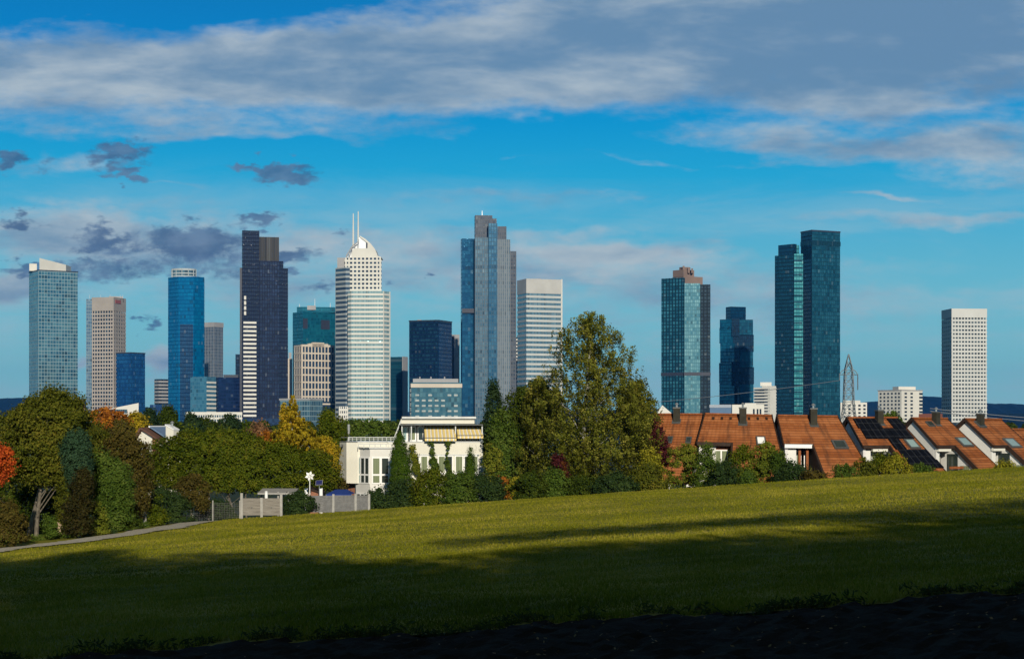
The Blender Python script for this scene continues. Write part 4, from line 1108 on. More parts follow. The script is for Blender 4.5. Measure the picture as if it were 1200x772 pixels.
h5.wall(.02, .30*sc, te-.4, .35, 5, M_WHITE, 'front_wall'); h5.wall(.25*sc, sc+.15, te-1.6, .3, 5, M_BROWN, 'recess_wall')
MB().bar(h5.P(.02, te+.1, -.32), h5.P(sc-.1, te+.1, -.32), .25, .3).build('awning_case', M_CREAM, h5.t)
h5.window(.36*sc, .8*sc, te-1.3, .6, 2.7, M_CURT, 2)
a, c_ = h5.P(.1, te+.9), h5.P(sc, te+.9)
for dz_ in (1.75, 2.15): MB().bar((a.x, a.y, a.z-dz_+.6), (c_.x, c_.y, c_.z-dz_+.6), .08, .22).build('balcony_rail', M_ORANGE, h5.t)
h6 = House('terraced_house', 'red-roofed terraced house with the brightest white gable, near the right edge', 1131.5, 491, 157.4, 1173, 491.5, 162, 44, 48, 8.6)
_, te = h6.st(1173, 522); sc, _ = h6.st(1180, 522)
sc = max(.35, min(.8, sc))
h6.build(te, sc, M_WHITE, cheek=M_WHITE); h6.chimney(1149, 483, 497, 8); h6.skylight(1144, 494, 1153, 501); h6.skylight(1179, 514, 1193, 525, mat=M_PALEP)
h6.wall(.02, .45*sc, te-.4, .35, 5, M_WHITE, 'front_wall'); h6.wall(.4*sc, sc+.1, te-1.5, .3, 5, M_BROWN, 'recess_wall')
MB().bar(h6.P(.0, te+.1, -.32), h6.P(sc-.05, te+.1, -.32), .25, .3).build('awning_case', M_CREAM, h6.t)
h6.window(.5*sc, .98*sc, te-1.2, .6, 2.6, M_PALEP, 2)
h7 = House('terraced_house', 'terraced house cut by the right edge, only its chimney and white gable strip in view', 1171.5, 503, 163, 1212, 503, 168, 46, 50, 8.0)
h7.build(None, 0, M_WHITE, M_FRAME); 
cc = at(1170.5, 502, 164)
o = MB().box(cc.x-.38, cc.x+.38, cc.y, cc.y+.7, cc.z-1.5, cc.z+.55).build('chimney', M_CHIM, h7.t)
MB().tube((cc.x, cc.y+.35, cc.z+.55), (cc.x, cc.y+.35, cc.z+.85), .1, .1, 8).build('flue', M_METAL, o); MB().tube((cc.x, cc.y+.35, cc.z+.85), (cc.x, cc.y+.35, cc.z+1.0), .2, .06, 8).build('cowl', M_METAL, o)

# ------------------------------------------------------------------ white flat-roofed house
Y = 140.0
c = at(490, 520, Y+4)
WH = thing('modern_house', 'white flat-roofed house with a glazed bay, yellow awnings and roof terrace', 'house', (c.x, c.y, gz(c.x, c.y)))
zg = gz(c.x, Y)-.6
def pf(*q): return [(sx(px, yy), yy) for px, yy in q]
def pbox(x0, x1, y0, y1, Yn, dep): 
    return MB().box(sx(x0, Yn), sx(x1, Yn), Yn, Yn+dep, sz(y1, Yn), sz(y0, Yn))
MB().prism(pf((455, Y), (566, Y), (566, Y+9), (455, Y+9)), zg, sz(518, Y)).build('main_wall', M_CREAM, WH)
MB().prism(pf((454.5, Y-.05), (566.4, Y-.05), (566.4, Y+9), (454.5, Y+9)), sz(518.1, Y), sz(517, Y)).build('coping', M_METAL, WH)
MB().prism(pf((397, Y+1.6), (406, Y-.1), (419, Y-.4), (456, Y+.2), (456, Y+7), (397, Y+7)), sz(566, Y), sz(518, Y)).build('left_wing', M_CREAM, WH)
MB().prism(pf((396.6, Y+1.6), (406, Y-.16), (419, Y-.46), (456, Y+.1), (456, Y+7.1), (396.6, Y+7.1)), sz(518, Y), sz(516.8, Y)).build('coping', M_METAL, WH)
MB().prism(pf((399, Y+1.8), (416, Y+.8), (416, Y+6), (399, Y+6)), zg, sz(566, Y)).build('brick_base', M_BRICK, WH)
bay = pf((417, Y+.1), (433.5, Y-1.5), (463, Y-1.5), (466, Y+.1))
MB().prism(bay, zg, sz(525, Y)).build('bay', M_WHITE, WH)
MB().prism(grow(bay, .12), sz(525.4, Y), sz(523.8, Y)).build('bay_coping', M_METAL, WH)
def win_on(p0, p1, f0, f1, y0, y1, Yr, pane, n=1, parent=WH, fr=.10, trans=None):
    a, b_ = Vector(p0), Vector(p1); d = b_-a; nn = Vector((d.y, -d.x)).normalized(); L = d.length
    q0, q1 = a+d*f0, a+d*f1; z0, z1 = sz(y1, Yr), sz(y0, Yr)
    o = MB().prism([tuple(q0+nn*.05), tuple(q1+nn*.05), tuple(q1-nn*.05), tuple(q0-nn*.05)], z0, z1).build('window', M_FRAME, parent)
    for i in range(n):
        r0 = q0+(q1-q0)*(i/n)+d.normalized()*fr; r1 = q0+(q1-q0)*((i+1)/n)-d.normalized()*fr
        zz = [(z0+fr, z1-fr)] if trans is None else [(z0+fr, sz(trans, Yr)-.07), (sz(trans, Yr)+.07, z1-fr)]
        for za, zb_ in zz:
            MB().prism([tuple(r0+nn*.062), tuple(r1+nn*.062), tuple(r1+nn*.02), tuple(r0+nn*.02)], za, zb_).build('pane', pane[i % len(pane)], o)
win_on(bay[0], bay[1], .08, .97, 535, 566, Y, [M_PALEP, M_PANE, M_PANE], 3, trans=555.5)
win_on(bay[1], bay[2], .08, .78, 535, 566, Y, [M_CURT, M_PANE], 2, trans=555.5)
win_on(bay[1], bay[2], .82, .99, 535, 566, Y, [M_PALEP], 1, trans=555.5)
win_on(bay[0], bay[1], .1, .9, 577, 584, Y, [M_PANE], 3); win_on(bay[1], bay[2], .08, .8, 578, 586, Y, [M_PANE], 2)
mp0, mp1 = (sx(455, Y), Y), (sx(566, Y), Y)
fx_ = lambda px: (px-455)/111.0
for x0, x1, pn in ((483, 492, [M_PANE]), (492.5, 502, [M_CURT]), (513, 522.5, [M_CURT]), (523, 531, [M_PANE]), (533, 543, [M_CURT]), (543.5, 552, [M_PANE]), (553.5, 561, [M_CURT])):
    win_on(mp0, mp1, fx_(x0), fx_(x1), 533.5, 553.5, Y, pn, 1, fr=.09)
MB().prism(pf((482, Y-.1), (562, Y-.1), (562, Y-.005), (482, Y-.005)), sz(555, Y), sz(553.5, Y)).build('window_sill', M_FRAME, WH)
MB().prism(pf((482, Y-.06), (562, Y-.06), (562, Y-.005), (482, Y-.005)), sz(533.5, Y), sz(532, Y)).build('window_head', M_METAL, WH)
# upper storey set back behind the terrace
U = Y+1.7
MB().prism(pf((468, U), (562, U), (562, U+6.5), (468, U+6.5)), sz(518, Y), sz(498, U)).build('upper_wall', M_BROWN, WH)
up0, up1 = (sx(468, U), U), (sx(562, U), U)
fu = lambda px: (px-468)/94.0
for x0, x1, pn in ((471, 478, [M_PALEP]), (479, 488, [M_CURT]), (489, 497, [M_PANE]), (498, 512, [M_PANE]), (513, 530, [M_CURT]), (531, 546, [M_PANE]), (547, 560, [M_PANE])):
    win_on(up0, up1, fu(x0), fu(x1), 499, 517, U, pn, 1, fr=.12)
MB().prism(pf((470, Y+.2), (556, Y+.2), (556, Y+9), (470, Y+9)), sz(496.3, Y), sz(490.5, Y)).build('roof_fascia', M_CREAM, WH)
MB().prism(pf((471, Y-.1), (558, Y-.1), (558, Y+9.2), (471, Y+9.2)), sz(490.5, Y), sz(488, Y)).build('roof', M_METAL, WH)
MB().prism(pf((468, Y-.2), (566, Y-.2), (566, Y+1.8), (468, Y+1.8)), sz(498.2, Y), sz(497, Y)).build('eave_beam', M_SLATE, WH)
for px in (471, 482, 533.8, 565): MB().bar((sx(px, Y), Y+.1, sz(517, Y)), (sx(px, Y), Y+.1, sz(498, Y)), .09).build('post', M_METAL, WH)
mb = MB()                                      # sloping conservatory glazing on the left
for k in range(3):
    yy = Y+.3+k*2.2
    mb.bar((sx(461, Y), yy, sz(515, Y)), (sx(470, Y), yy, sz(492, Y)), .1); mb.bar((sx(461, Y), yy, sz(515, Y)), (sx(461, Y), yy, sz(518, Y)), .1)
mb.bar((sx(461, Y), Y+.3, sz(515, Y)), (sx(461, Y), Y+4.7, sz(515, Y)), .1); mb.bar((sx(470, Y), Y+.3, sz(492, Y)), (sx(470, Y), Y+4.7, sz(492, Y)), .1)
cg = mb.build('conservatory_frame', M_METAL, WH)
mb = MB(); mb.poly([(sx(461, Y), Y+.35, sz(515, Y)), (sx(470, Y), Y+.35, sz(492, Y)), (sx(470, Y), Y+4.6, sz(492, Y)), (sx(461, Y), Y+4.6, sz(515, Y))]); mb.build('glazing', M_PALEP, cg)
def awning(x0, x1, x2, x3, y0, y1, Yt, Yb):
    a, b_, c_, d_ = at(x0, y0, Yt), at(x1, y0, Yt), at(x3, y1, Yb), at(x2, y1, Yb)
    L = (b_-a).length; s_ = (d_-a).length
    n = (b_-a).cross(d_-a).normalized()
    if n.z < 0: n = -n
    th = n*-.03
    mb = MB(); mb.poly([d_, c_, b_, a], [(0, 0), (L, 0), (L, s_), (0, s_)]); mb.poly([a+th, b_+th, c_+th, d_+th], [(0, s_), (L, s_), (L, 0), (0, 0)])
    o = mb.build('awning', M_AWN, WH)
    MB().bar(d_, c_, .10).build('front_bar', M_SLATE, o)
    k = Vector((0, .0, -.20)); e = Vector((0, -.06, -.03))
    mb = MB(); mb.poly([d_+e+k, c_+e+k, c_+e, d_+e], [(0, 0), (L, 0), (L, .2), (0, .2)]); mb.poly([d_+e*.6, c_+e*.6, c_+e*.6+k, d_+e*.6+k], [(0, .2), (L, .2), (L, 0), (0, 0)]); mb.build('valance', M_AWN, o)
    for p, q in ((a, d_), (b_, c_)): MB().bar(p+Vector((0, 0, -.5)), q+Vector((0, 0, -.06)), .06).build('arm', M_METAL, o)
awning(497, 533, 498, 534.8, 499, 513.2, Y+1.2, Y-.6); awning(534.8, 562.8, 536.3, 566.5, 499, 510.3, Y+1.2, Y-.2)
mb = MB()
ry = Y-.05
mb.bar((sx(400, Y+1), Y+1, sz(512.3, Y)), (sx(408, ry), ry, sz(512.3, Y)), .07); mb.bar((sx(408, ry), ry, sz(512.3, Y)), (sx(464, ry), ry, sz(512.3, Y)), .07)
mb.bar((sx(408, ry), ry, sz(514.6, Y)), (sx(464, ry), ry, sz(514.6, Y)), .035)
for i in range(12): px = 408+i*5; mb.bar((sx(px, ry), ry, sz(517, Y)), (sx(px, ry), ry, sz(512.3, Y)), .045)
mb.build('terrace_rail', M_METAL, WH)
mb = MB()
for i in range(7): px = 420+i*6.5; mb.bar((sx(px, Y-1.2), Y-1.2, sz(525, Y)), (sx(px, Y-1.2), Y-1.2, sz(520, Y)), .05)
mb.bar((sx(420, Y-1.2), Y-1.2, sz(520, Y)), (sx(459, Y-1.2), Y-1.2, sz(520, Y)), .06); mb.build('bay_rail', M_METAL, WH)
mb = MB(); mb.tube((sx(408.5, Y+2), Y+2, sz(517, Y)), (sx(408.5, Y+2), Y+2, sz(497, Y)), .12, .12, 10); mb.build('flue', M_METAL, WH)
MB().tube((sx(401, Y+.7), Y+.5, sz(522, Y)), (sx(401, Y+.7), Y+.15, sz(522, Y)), .12, .09, 8).build('wall_lamp', M_SLATE, WH)

# ------------------------------------------------------------------ house among the trees, left
Y = 150.0
c = at(180, 515, Y+3); LH = thing('house', 'cream gabled house with a sloping solar roof, buried among the left trees', 'house', (c.x, c.y, gz(c.x, c.y)))
zg = gz(c.x, Y)-.4
rd = Vector((math.cos(R(70)), math.sin(R(70)), 0)); gd = Vector((rd.y, -rd.x, 0)); zu = Vector((0, 0, 1))
A0 = at(167, 503.5, Y)
gp = lambda t_, dz_, k=0.0: A0+gd*t_-zu*dz_+rd*k
prof = [gp(-.75, 1.15), A0, gp(3.2, 1.75), gp(3.2, 6), gp(-.75, 6)]
mb = MB(); B_ = [p+rd*4.6 for p in prof]
mb.poly(list(reversed(prof))); mb.poly(B_)
for i in range(5): mb.poly([prof[i], prof[(i+1) % 5], B_[(i+1) % 5], B_[i]])
mb.build('wall', M_CREAM, LH)
q0, q1 = gp(1.0, .6, -.03), gp(1.75, 1.0, -.03)
mb = MB(); mb.poly([q0, gp(1.0, 4, -.03), gp(1.75, 4, -.03), q1]); mb.poly([q0+rd*.02, q1+rd*.02, gp(1.75, 4, -.01), gp(1.0, 4, -.01)]); mb.build('brick_bay', M_BRICK, LH)
M_BT = plain('brown_tile', (.11, .06, .045), .85, .2, 2)
def slope(t0, z0, t1, z1, k0, k1, th, mat, name, lift=.1, parent=None):
    a, b_ = gp(t0, z0), gp(t1, z1); d = b_-a; n = d.cross(rd).normalized(); n = n if n.z > 0 else -n
    return MB().obox((a+b_)/2+n*lift+rd*(k0+k1)/2, d/2, rd*(k1-k0)/2, n*th).build(name, mat, parent or LH)
slope(-1.0, 1.5, .05, -.08, -.35, 4.9, .09, M_BT, 'roof'); slope(-.05, -.05, 3.3, 1.82, -.35, 4.9, .09, M_BT, 'roof')
M_PVB = plain('solar_blue', (.13, .19, .30), .15, .1, 2, spec=.9)
o = slope(.35, .12, 2.4, 1.3, .3, 3.2, .05, M_PVB, 'solar_panel', .42); slope(.25, .07, .38, .14, .25, 3.25, .06, M_FRAME, 'panel_edge', .43, o)
mb = MB(); ca = gp(2.75, 1.4, .4); e1 = Vector((.93, -.37, 0)); e2 = Vector((.37, .93, 0))
cq = [ca-e1*.40-e2*.4, ca+e1*.40-e2*.4, ca+e1*.40+e2*.4, ca-e1*.40+e2*.4]; zt = sz(501.5, Y); zz = [zt+.22, zt-.16, zt-.16, zt+.22]
lo = [Vector((p.x, p.y, zt-2.2)) for p in cq]; hi = [Vector((p.x, p.y, z)) for p, z in zip(cq, zz)]
for i in range(4): j = (i+1) % 4; mb.poly([lo[i], lo[j], hi[j], hi[i]])
mb.poly(hi); o = mb.build('chimney', M_CREAM, LH)
m_ = sum(hi, Vector())/4; MB().obox(m_+zu*.05, (hi[1]-hi[0])*.56, e2*.46, zu*.05).build('cap', M_FRAME, o)
MB().tube(m_, m_+zu*.42, .09, .09, 8).build('flue', M_METAL, o); MB().tube(m_+zu*.42, m_+zu*.58, .2, .08, 8).build('cowl', M_METAL, o)

# ------------------------------------------------------------------ fences and garden things
def boards(o, x0, x1, y0, y1, Y, n, mat, name='board'):
    for i in range(n):
        za = sz(y1, Y)+(sz(y0, Y)-sz(y1, Y))*i/n; zb_ = sz(y1, Y)+(sz(y0, Y)-sz(y1, Y))*(i+1)/n
        MB().box(sx(x0, Y), sx(x1, Y), Y-.02-.008*(i % 2), Y+.03, za+.002, zb_-.003).build(name, mat, o)
Y = 121.5
t = thing('panel_fence', 'pale weathered plank fence of two panels beside the ivy', 'fence', (sx(306, Y), Y, gz(sx(306, Y), Y)))
boards(t, 284.5, 306, 583.5, 603.5, Y, 5, M_BOARD); boards(t, 307.5, 328.5, 583.5, 603.5, Y, 5, M_BOARD)
for px, yt in ((283.3, 577.5), (306.7, 583), (329.6, 579)): MB().box(sx(px, Y)-.09, sx(px, Y)+.09, Y-.08, Y+.08, gz(sx(px, Y), Y)-.2, sz(yt, Y)).build('post', M_POST, t)
for px in (295, 318): MB().tube((sx(px, Y), Y-.04, sz(594.5, Y)), (sx(px, Y), Y+.0, sz(594.5, Y)), .05, .05, 8).build('knot_hole', M_SLATE, t)
Y = 123
t = thing('board_fence', 'long grey louvred board fence below the white house', 'fence', (sx(400, Y), Y, gz(sx(400, Y), Y)))
boards(t, 362, 390, 580.5, 600, Y, 7, M_FENCE); boards(t, 391.5, 416, 580, 599, Y, 7, M_FENCE); boards(t, 417.5, 432, 580, 598, Y, 7, M_FENCE)
for px, yt in ((360.8, 578), (390.7, 578.7), (416.8, 578.3), (432.5, 578.5)): MB().box(sx(px, Y)-.08, sx(px, Y)+.08, Y-.07, Y+.07, gz(sx(px, Y), Y)-.4, sz(yt, Y)).build('post', M_POST, t)
Y = 121.8
t = thing('wire_fence', 'thin wire mesh fence with slim posts left of the plank panels', 'fence', (sx(255, Y), Y, gz(sx(255, Y), Y)))
mb = MB()
for i in range(30):
    px = 226+i*1.95; mb.bar((sx(px, Y), Y, gz(sx(px, Y), Y)+.05), (sx(px, Y), Y, sz(588.5, Y)), .009)
for i in range(9): z = sz(588.5+i*2.1, Y); mb.bar((sx(226, Y), Y, z-.15), (sx(283, Y), Y, z), .009)
mb.build('mesh', M_FENCE, t)
for px in (226, 249.5, 281): MB().tube((sx(px, Y), Y-.03, gz(sx(px, Y), Y)-.2), (sx(px, Y), Y-.03, sz(586, Y)), .045, .045, 8).build('post', M_POST, t)
Y = 127
t = thing('garden_shelter', 'small flat grey shelter roof on posts behind the plank fence', 'shelter', (sx(326, Y), Y, gz(sx(326, Y), Y)))
MB().obox(at(326, 575.5, Y+1), Vector((1.35, 0, 0)), Vector((0, 1.3, .12)), Vector((0, 0, .06))).build('roof', M_POST, t)
for px in (312, 326, 338): MB().box(sx(px, Y)-.06, sx(px, Y)+.06, Y, Y+.12, gz(0, Y)-2, sz(576, Y)).build('post', M_POST, t)
Y = 124
tag(MB().tube((sx(312, Y), Y, gz(sx(312, Y), Y)-.5), (sx(312, Y), Y, sz(576, Y)), .13, .11, 10).tube((sx(312, Y), Y, sz(576, Y)), (sx(312, Y), Y, sz(575, Y)), .15, .05, 10).build('garden_post', M_FRAME, None, (sx(312, Y), Y, gz(sx(312, Y), Y))), 'round white post peeping over the plank fence', 'post')
Y = 125
t = thing('wind_spinner', 'white six-petalled wind spinner on a thin pole above the ivy', 'wind spinner', (sx(363, Y), Y, gz(sx(363, Y), Y)))
MB().tube((sx(363, Y), Y, gz(sx(363, Y), Y)), (sx(363, Y), Y, sz(558, Y)), .035, .03, 8).build('pole', M_FRAME, t)
hub = at(363, 557.5, Y-.1)
for i in range(6):
    a = 2*math.pi*i/6+.26; d = Vector((math.cos(a), 0, math.sin(a))); n = Vector((-d.z, 0, d.x))
    mb = MB(); mb.poly([hub+d*.05+n*.02, hub+d*.2+n*.10+Vector((0, -.03, 0)), hub+d*.37, hub+d*.2-n*.10+Vector((0, .03, 0))]); mb.poly([hub+d*.05, hub+d*.2-n*.10+Vector((0, .05, 0)), hub+d*.37+Vector((0, .02, 0)), hub+d*.2+n*.10+Vector((0, -.01, 0))]); mb.build('petal', M_FRAME, t)
MB().tube(hub+Vector((0, -.04, 0)), hub+Vector((0, .06, 0)), .05, .05, 8).build('hub', M_FRAME, t)
Y = 128
t = thing('garden_shed', 'low garden shed with a red-brown sloping roof beside the wind spinner', 'shed', (sx(370, Y), Y, gz(sx(370, Y), Y)))
a, b_ = at(360.5, 572, Y), at(377, 577.5, Y)
mb = MB(); mb.obox((a+b_)/2+Vector((0, 1.2, .02)), (b_-a)/2, Vector((0, 1.3, 0)), Vector((0, 0, .07))); mb.build('roof', M_BROWN, t)
mb = MB(); mb.box(a.x+.1, b_.x-.1, Y+.1, Y+2.3, gz(a.x, Y)-.3, b_.z-.05); mb.poly([(a.x+.1, Y+.09, b_.z-.05), (b_.x-.1, Y+.09, b_.z-.05), (a.x+.1, Y+.09, a.z-.07)]); mb.build('wall', M_BRICK, t)
for px in (359.5, 376.5): MB().box(sx(px, Y)-.12, sx(px, Y)+.12, Y-.3, Y-.05, gz(sx(px, Y), Y)-.3, sz(571.5, Y)).build('post', M_FRAME, t)
Y = 127
t = thing('garden_solar_panel', 'small tilted dark blue solar panel standing behind the grey fence', 'solar panel', (sx(374, Y), Y, gz(sx(374, Y), Y)))
c = at(374, 565.5, Y); o = MB().obox(c, Vector((.26, 0, .02)), Vector((0, .12, .17)), Vector((0, .03, -.02))).build('frame', M_METAL, t)
MB().obox(c+Vector((0, -.035, .025)), Vector((.23, 0, .018)), Vector((0, .10, .145)), Vector((0, .01, -.007))).build('cells', plain('cells_blue', (.02, .025, .10), .25), o)
MB().tube((c.x, Y+.1, gz(c.x, Y)), (c.x, Y+.1, c.z-.1), .03, .03, 6).build('pole', M_METAL, t)
Y = 127.5
t = thing('garden_canopy', 'low blue fabric canopy beyond the grey board fence', 'canopy', (sx(398, Y), Y+1, gz(sx(398, Y), Y)))
M_BLUE = plain('blue_cloth', (.022, .05, .22), .8, .1, 2)
x0, x1, xm0, xm1 = sx(382, Y), sx(412, Y), sx(391, Y), sx(405, Y); ze, zr = sz(579, Y), sz(574, Y)
mb = MB(); e = [Vector((x0, Y, ze)), Vector((x1, Y, ze)), Vector((x1, Y+2.6, ze)), Vector((x0, Y+2.6, ze))]; q0, q1 = Vector((xm0, Y+1.3, zr)), Vector((xm1, Y+1.3, zr))
mb.poly([e[0], e[1], q1, q0]); mb.poly([e[1], e[2], q1]); mb.poly([e[2], e[3], q0, q1]); mb.poly([e[3], e[0], q0])
mb.poly([e[0]-Vector((0, 0, .15)), e[1]-Vector((0, 0, .15)), e[1], e[0]]); mb.build('cloth', M_BLUE, t)
for p in e: MB().tube((p.x, p.y, gz(p.x, p.y)), (p.x, p.y, p.z), .03, .03, 6).build('pole', M_METAL, t)
Y = 117
x, _ = sx(170, Y), 0
t = tag(MB().chain([(x, Y, gz(x, Y)-.1), (x+.02, Y, gz(x, Y)+.6), (x+.05, Y, sz(594.5, Y))], [.09, .08, .06], 7).build('wooden_stake', M_POST, None, (x, Y, gz(x, Y))), 'pale weathered wooden stake beside the path end', 'stake')
x = sx(164, Y+.5); mb = MB()
for k in range(5): mb.box(x-.55+k*.2, x-.38+k*.2, Y+.5, Y+.54, gz(x, Y), gz(x, Y)+.75+.05*(k % 2))
tag(mb.build('plank_screen', M_FENCE, None, (x, Y, gz(x, Y))), 'low broken grey plank screen left of the pale stake', 'fence')
x, yy = plane_at(71, 626)
tag(MB().chain([(x, yy, gz(x, yy)-.1), (x-.04, yy, gz(x, yy)+.45), (x-.1, yy, gz(x, yy)+.95)], [.25, .19, .14], 9).build('tree_stump', plain('stump_wood', (.40, .29, .20), .9, .2, 4), None, (x, yy, gz(x, yy))), 'short pale sawn tree stump by the path', 'stump')
# ------------------------------------------------------------------ vegetation
def leaf_quads(P, N, size, r, asp=.62):
    n = len(P)
    N = N/np.linalg.norm(N, axis=1, keepdims=True)
    q = r.normal(0, 1, (n, 3)); a = np.cross(N, q); a /= np.linalg.norm(a, axis=1, keepdims=True)+1e-9
    b_ = np.cross(N, a)
    s = (size*(.6+.8*r.random(n)))[:, None]
    a = a*s*.5; b_ = b_*s*asp*.5
    return np.stack([P-a, P-b_, P+a, P+b_], 1).reshape(-1, 3)
def crown_points(prof, Y, n, r, clump=.5, depth=.85, strand=0.0, shell=.55, base=True, leafout=.8, per=55, gap=0.0):
    ys_ = np.array([p[0] for p in prof], float); xl = np.array([p[1] for p in prof], float); xr = np.array([p[2] for p in prof], float)
    m = max(6, n//per)
    yy = np.linspace(ys_[0], ys_[-1], 200); ww = np.interp(yy, ys_, xr-xl); cdf = np.cumsum(ww**1.25+2); cdf /= cdf[-1]
    cy = np.interp(r.random(m), cdf, yy)
    cl = np.interp(cy, ys_, xl); cr = np.interp(cy, ys_, xr)
    cxp = (cl+cr)/2; hw = (cr-cl)/2/F*Y
    a = r.random(m)*2*math.pi; rad = shell+(1.06-shell)*np.sqrt(r.random(m)); rad = np.where(r.random(m) < .25, r.random(m)*shell, rad)
    if gap > 0:
        wob = 1+.10*np.sin(cy*.31+1)+.07*np.sin(cy*.83); hw = hw*wob
    cs = clump*(.45+1.1*r.random(m)**1.5)
    hwi = np.maximum(hw-cs*.45, .05)
    dm = hw*depth
    X0 = (cxp-600)/F*Y + np.cos(a)*rad*hwi
    Y0 = Y + np.sin(a)*rad*np.maximum(dm-cs*.5, .05)
    Z0 = (HZ-cy)/F*Y
    ctr = np.stack([X0, Y0, Z0], 1)
    out = np.stack([np.cos(a)*rad, np.sin(a)*rad, np.full(m, .35)], 1)
    if gap > 0:
        f = np.sin(ctr[:, 0]*1.9+np.sin(ctr[:, 2]*1.3)*1.5)*np.sin(ctr[:, 2]*1.7+ctr[:, 1]*.8)+r.normal(0, .35, m)
        ctr = ctr[f > -.75+gap]; out = out[f > -.75+gap]; cs = cs[f > -.75+gap]; m = len(ctr)
    ci = r.integers(0, m, n)
    g = r.normal(0, .5, (n, 3)); g /= np.maximum(1, np.linalg.norm(g, axis=1, keepdims=True)/1.1)
    sc_ = np.stack([cs[ci], cs[ci], cs[ci]*.8], 1)
    if strand >= .6:
        sc_ = np.stack([cs[ci]*.34, cs[ci]*.34, cs[ci]*.2], 1)
        g[:, 2] = -r.random(n)*strand/np.maximum(sc_[:, 2], 1e-3)*(.5+.5*((ci*7919) % 100)/100)
    P = ctr[ci]+g*sc_
    N = out[ci]*leafout+g*.5+r.normal(0, .55, (n, 3))
    return P, N, ctr
def plant(name, label, cat, Y, prof, n, leaf, mat, seed, clump=.5, depth=.85, strand=0.0, shell=.55, trunk=None, group=None, per=55, limbs=9, leafout=.8, tmat=None, dY=0, asp=.62, gap=0.0):
    r = np.random.default_rng(seed)
    n = int(n*1.7); leaf = leaf*1.06
    if name in ('broadleaf_tree', 'maple_tree') and gap == 0: gap = .10
    if name == 'shrub' and gap == 0: gap = .06; clump = clump*(.8+.5*((seed*37) % 10)/10)
    P, N, ctr = crown_points(prof, Y, n, r, clump, depth, strand, shell, per=per, leafout=leafout, gap=gap)
    zg_ = ground(P[:, 0], P[:, 1]); P[:, 2] = np.maximum(P[:, 2], zg_+.05+.15*r.random(n))
    ybot = prof[-1]; cxp = (ybot[1]+ybot[2])/2
    if trunk: cxp = trunk.get('px', cxp)
    bx = sx(cxp, Y); loc = (bx, Y, gz(bx, Y))
    V = leaf_quads(P, N, np.full(n, leaf), r, asp)
    if trunk is None:
        return tag(np_mesh(name, V, 4, mat, None, loc), label, cat, group)
    t = thing(name, label, cat, loc, group)
    np_mesh('crown', V, 4, mat, t)
    top = sz(prof[0][0]+(prof[-1][0]-prof[0][0])*trunk.get('top', .35), Y); r0 = trunk.get('r', .16)
    tx = sx(trunk.get('tpx', (prof[0][1]+prof[0][2])/2), Y)
    mb = MB(); P0 = [Vector((bx, Y, loc[2]-.2))]
    for i in range(1, 7):
        q = i/6; P0.append(Vector((bx+(tx-bx)*q+r.normal(0, .08), Y+r.normal(0, .08), loc[2]+(top-loc[2])*q)))
    mb.chain(P0, [r0*(1-.82*i/6) for i in range(7)], 8)
    for i in range(limbs):
        c_ = Vector(ctr[r.integers(0, len(ctr))]); hd = math.hypot(c_.x-bx, c_.y-Y)
        if hd > 2.6: c_ = Vector((bx+(c_.x-bx)*2.4/hd, Y+(c_.y-Y)*2.4/hd, c_.z)); hd = 2.4
        q = (c_.z-hd*r.uniform(.7, 1.3)-loc[2])/max(.5, top-loc[2])
        if q < .12 or q > .92: continue
        k = q*6; i0 = min(5, int(k)); s_ = P0[i0].lerp(P0[i0+1], k-i0)
        rr_ = r0*(1-.82*q)*.36; md = s_.lerp(c_, .5)+Vector((0, 0, .15))
        mb.chain([s_, md, c_], [rr_, rr_*.6, rr_*.25], 6)
    mb.build('trunk', tmat or M_BARK, t)
    return t
L = leafmat
G_ = lambda *c_: [(a, b_, d_, 1) for a, b_, d_ in c_]
M_OLIVE = L('leaf_olive', G_((.034, .044, .006), (.068, .080, .009), (.115, .120, .014), (.18, .15, .02)))
M_BIRCHL = L('leaf_birch', G_((.055, .072, .010), (.115, .130, .016), (.195, .195, .028), (.30, .26, .05)), .3, .5, .7)
M_DARKG = L('leaf_dark', G_((.016, .030, .005), (.032, .052, .007), (.056, .080, .010), (.095, .11, .016)))
M_CONIF = L('leaf_conifer', G_((.010, .024, .010), (.020, .038, .014), (.034, .056, .020)), .1)
M_HEDGE = L('leaf_hedge', G_((.028, .046, .004), (.056, .080, .006), (.096, .116, .009), (.14, .135, .014)), .25, .5, .8)
M_BLUEG = L('leaf_bluegreen', G_((.018, .042, .020), (.030, .064, .032), (.05, .085, .042)), .15)
M_BRIGHT = L('leaf_bright', G_((.050, .075, .010), (.100, .130, .014), (.165, .180, .020), (.24, .22, .03)))
M_LAUREL = L('leaf_laurel', G_((.028, .054, .008), (.050, .086, .012), (.080, .120, .018), (.12, .15, .03)), .2, .4)
M_YELLOW = L('leaf_yellow', G_((.12, .105, .012), (.26, .20, .014), (.40, .29, .018), (.46, .24, .02)))
M_ORANGE_L = L('leaf_orange', G_((.12, .045, .012), (.26, .085, .015), (.40, .14, .016), (.42, .22, .02)))
M_RED = L('leaf_red', G_((.22, .03, .012), (.42, .065, .015), (.55, .12, .02)))
M_BURG = L('leaf_burgundy', G_((.04, .012, .014), (.075, .017, .02), (.12, .03, .027)))
M_RUSTY = L('leaf_rusty', G_((.036, .034, .009), (.068, .056, .013), (.110, .080, .018), (.08, .095, .014)))
M_DKRED = L('leaf_dark_redbrown', G_((.016, .018, .006), (.030, .030, .009), (.050, .038, .012), (.034, .054, .009)))
M_RUSTRED = L('leaf_rust_red', G_((.07, .025, .012), (.14, .045, .015), (.20, .075, .02)))
M_PINKY = L('leaf_pinkbrown', G_((.12, .07, .045), (.20, .11, .06), (.30, .15, .06)))
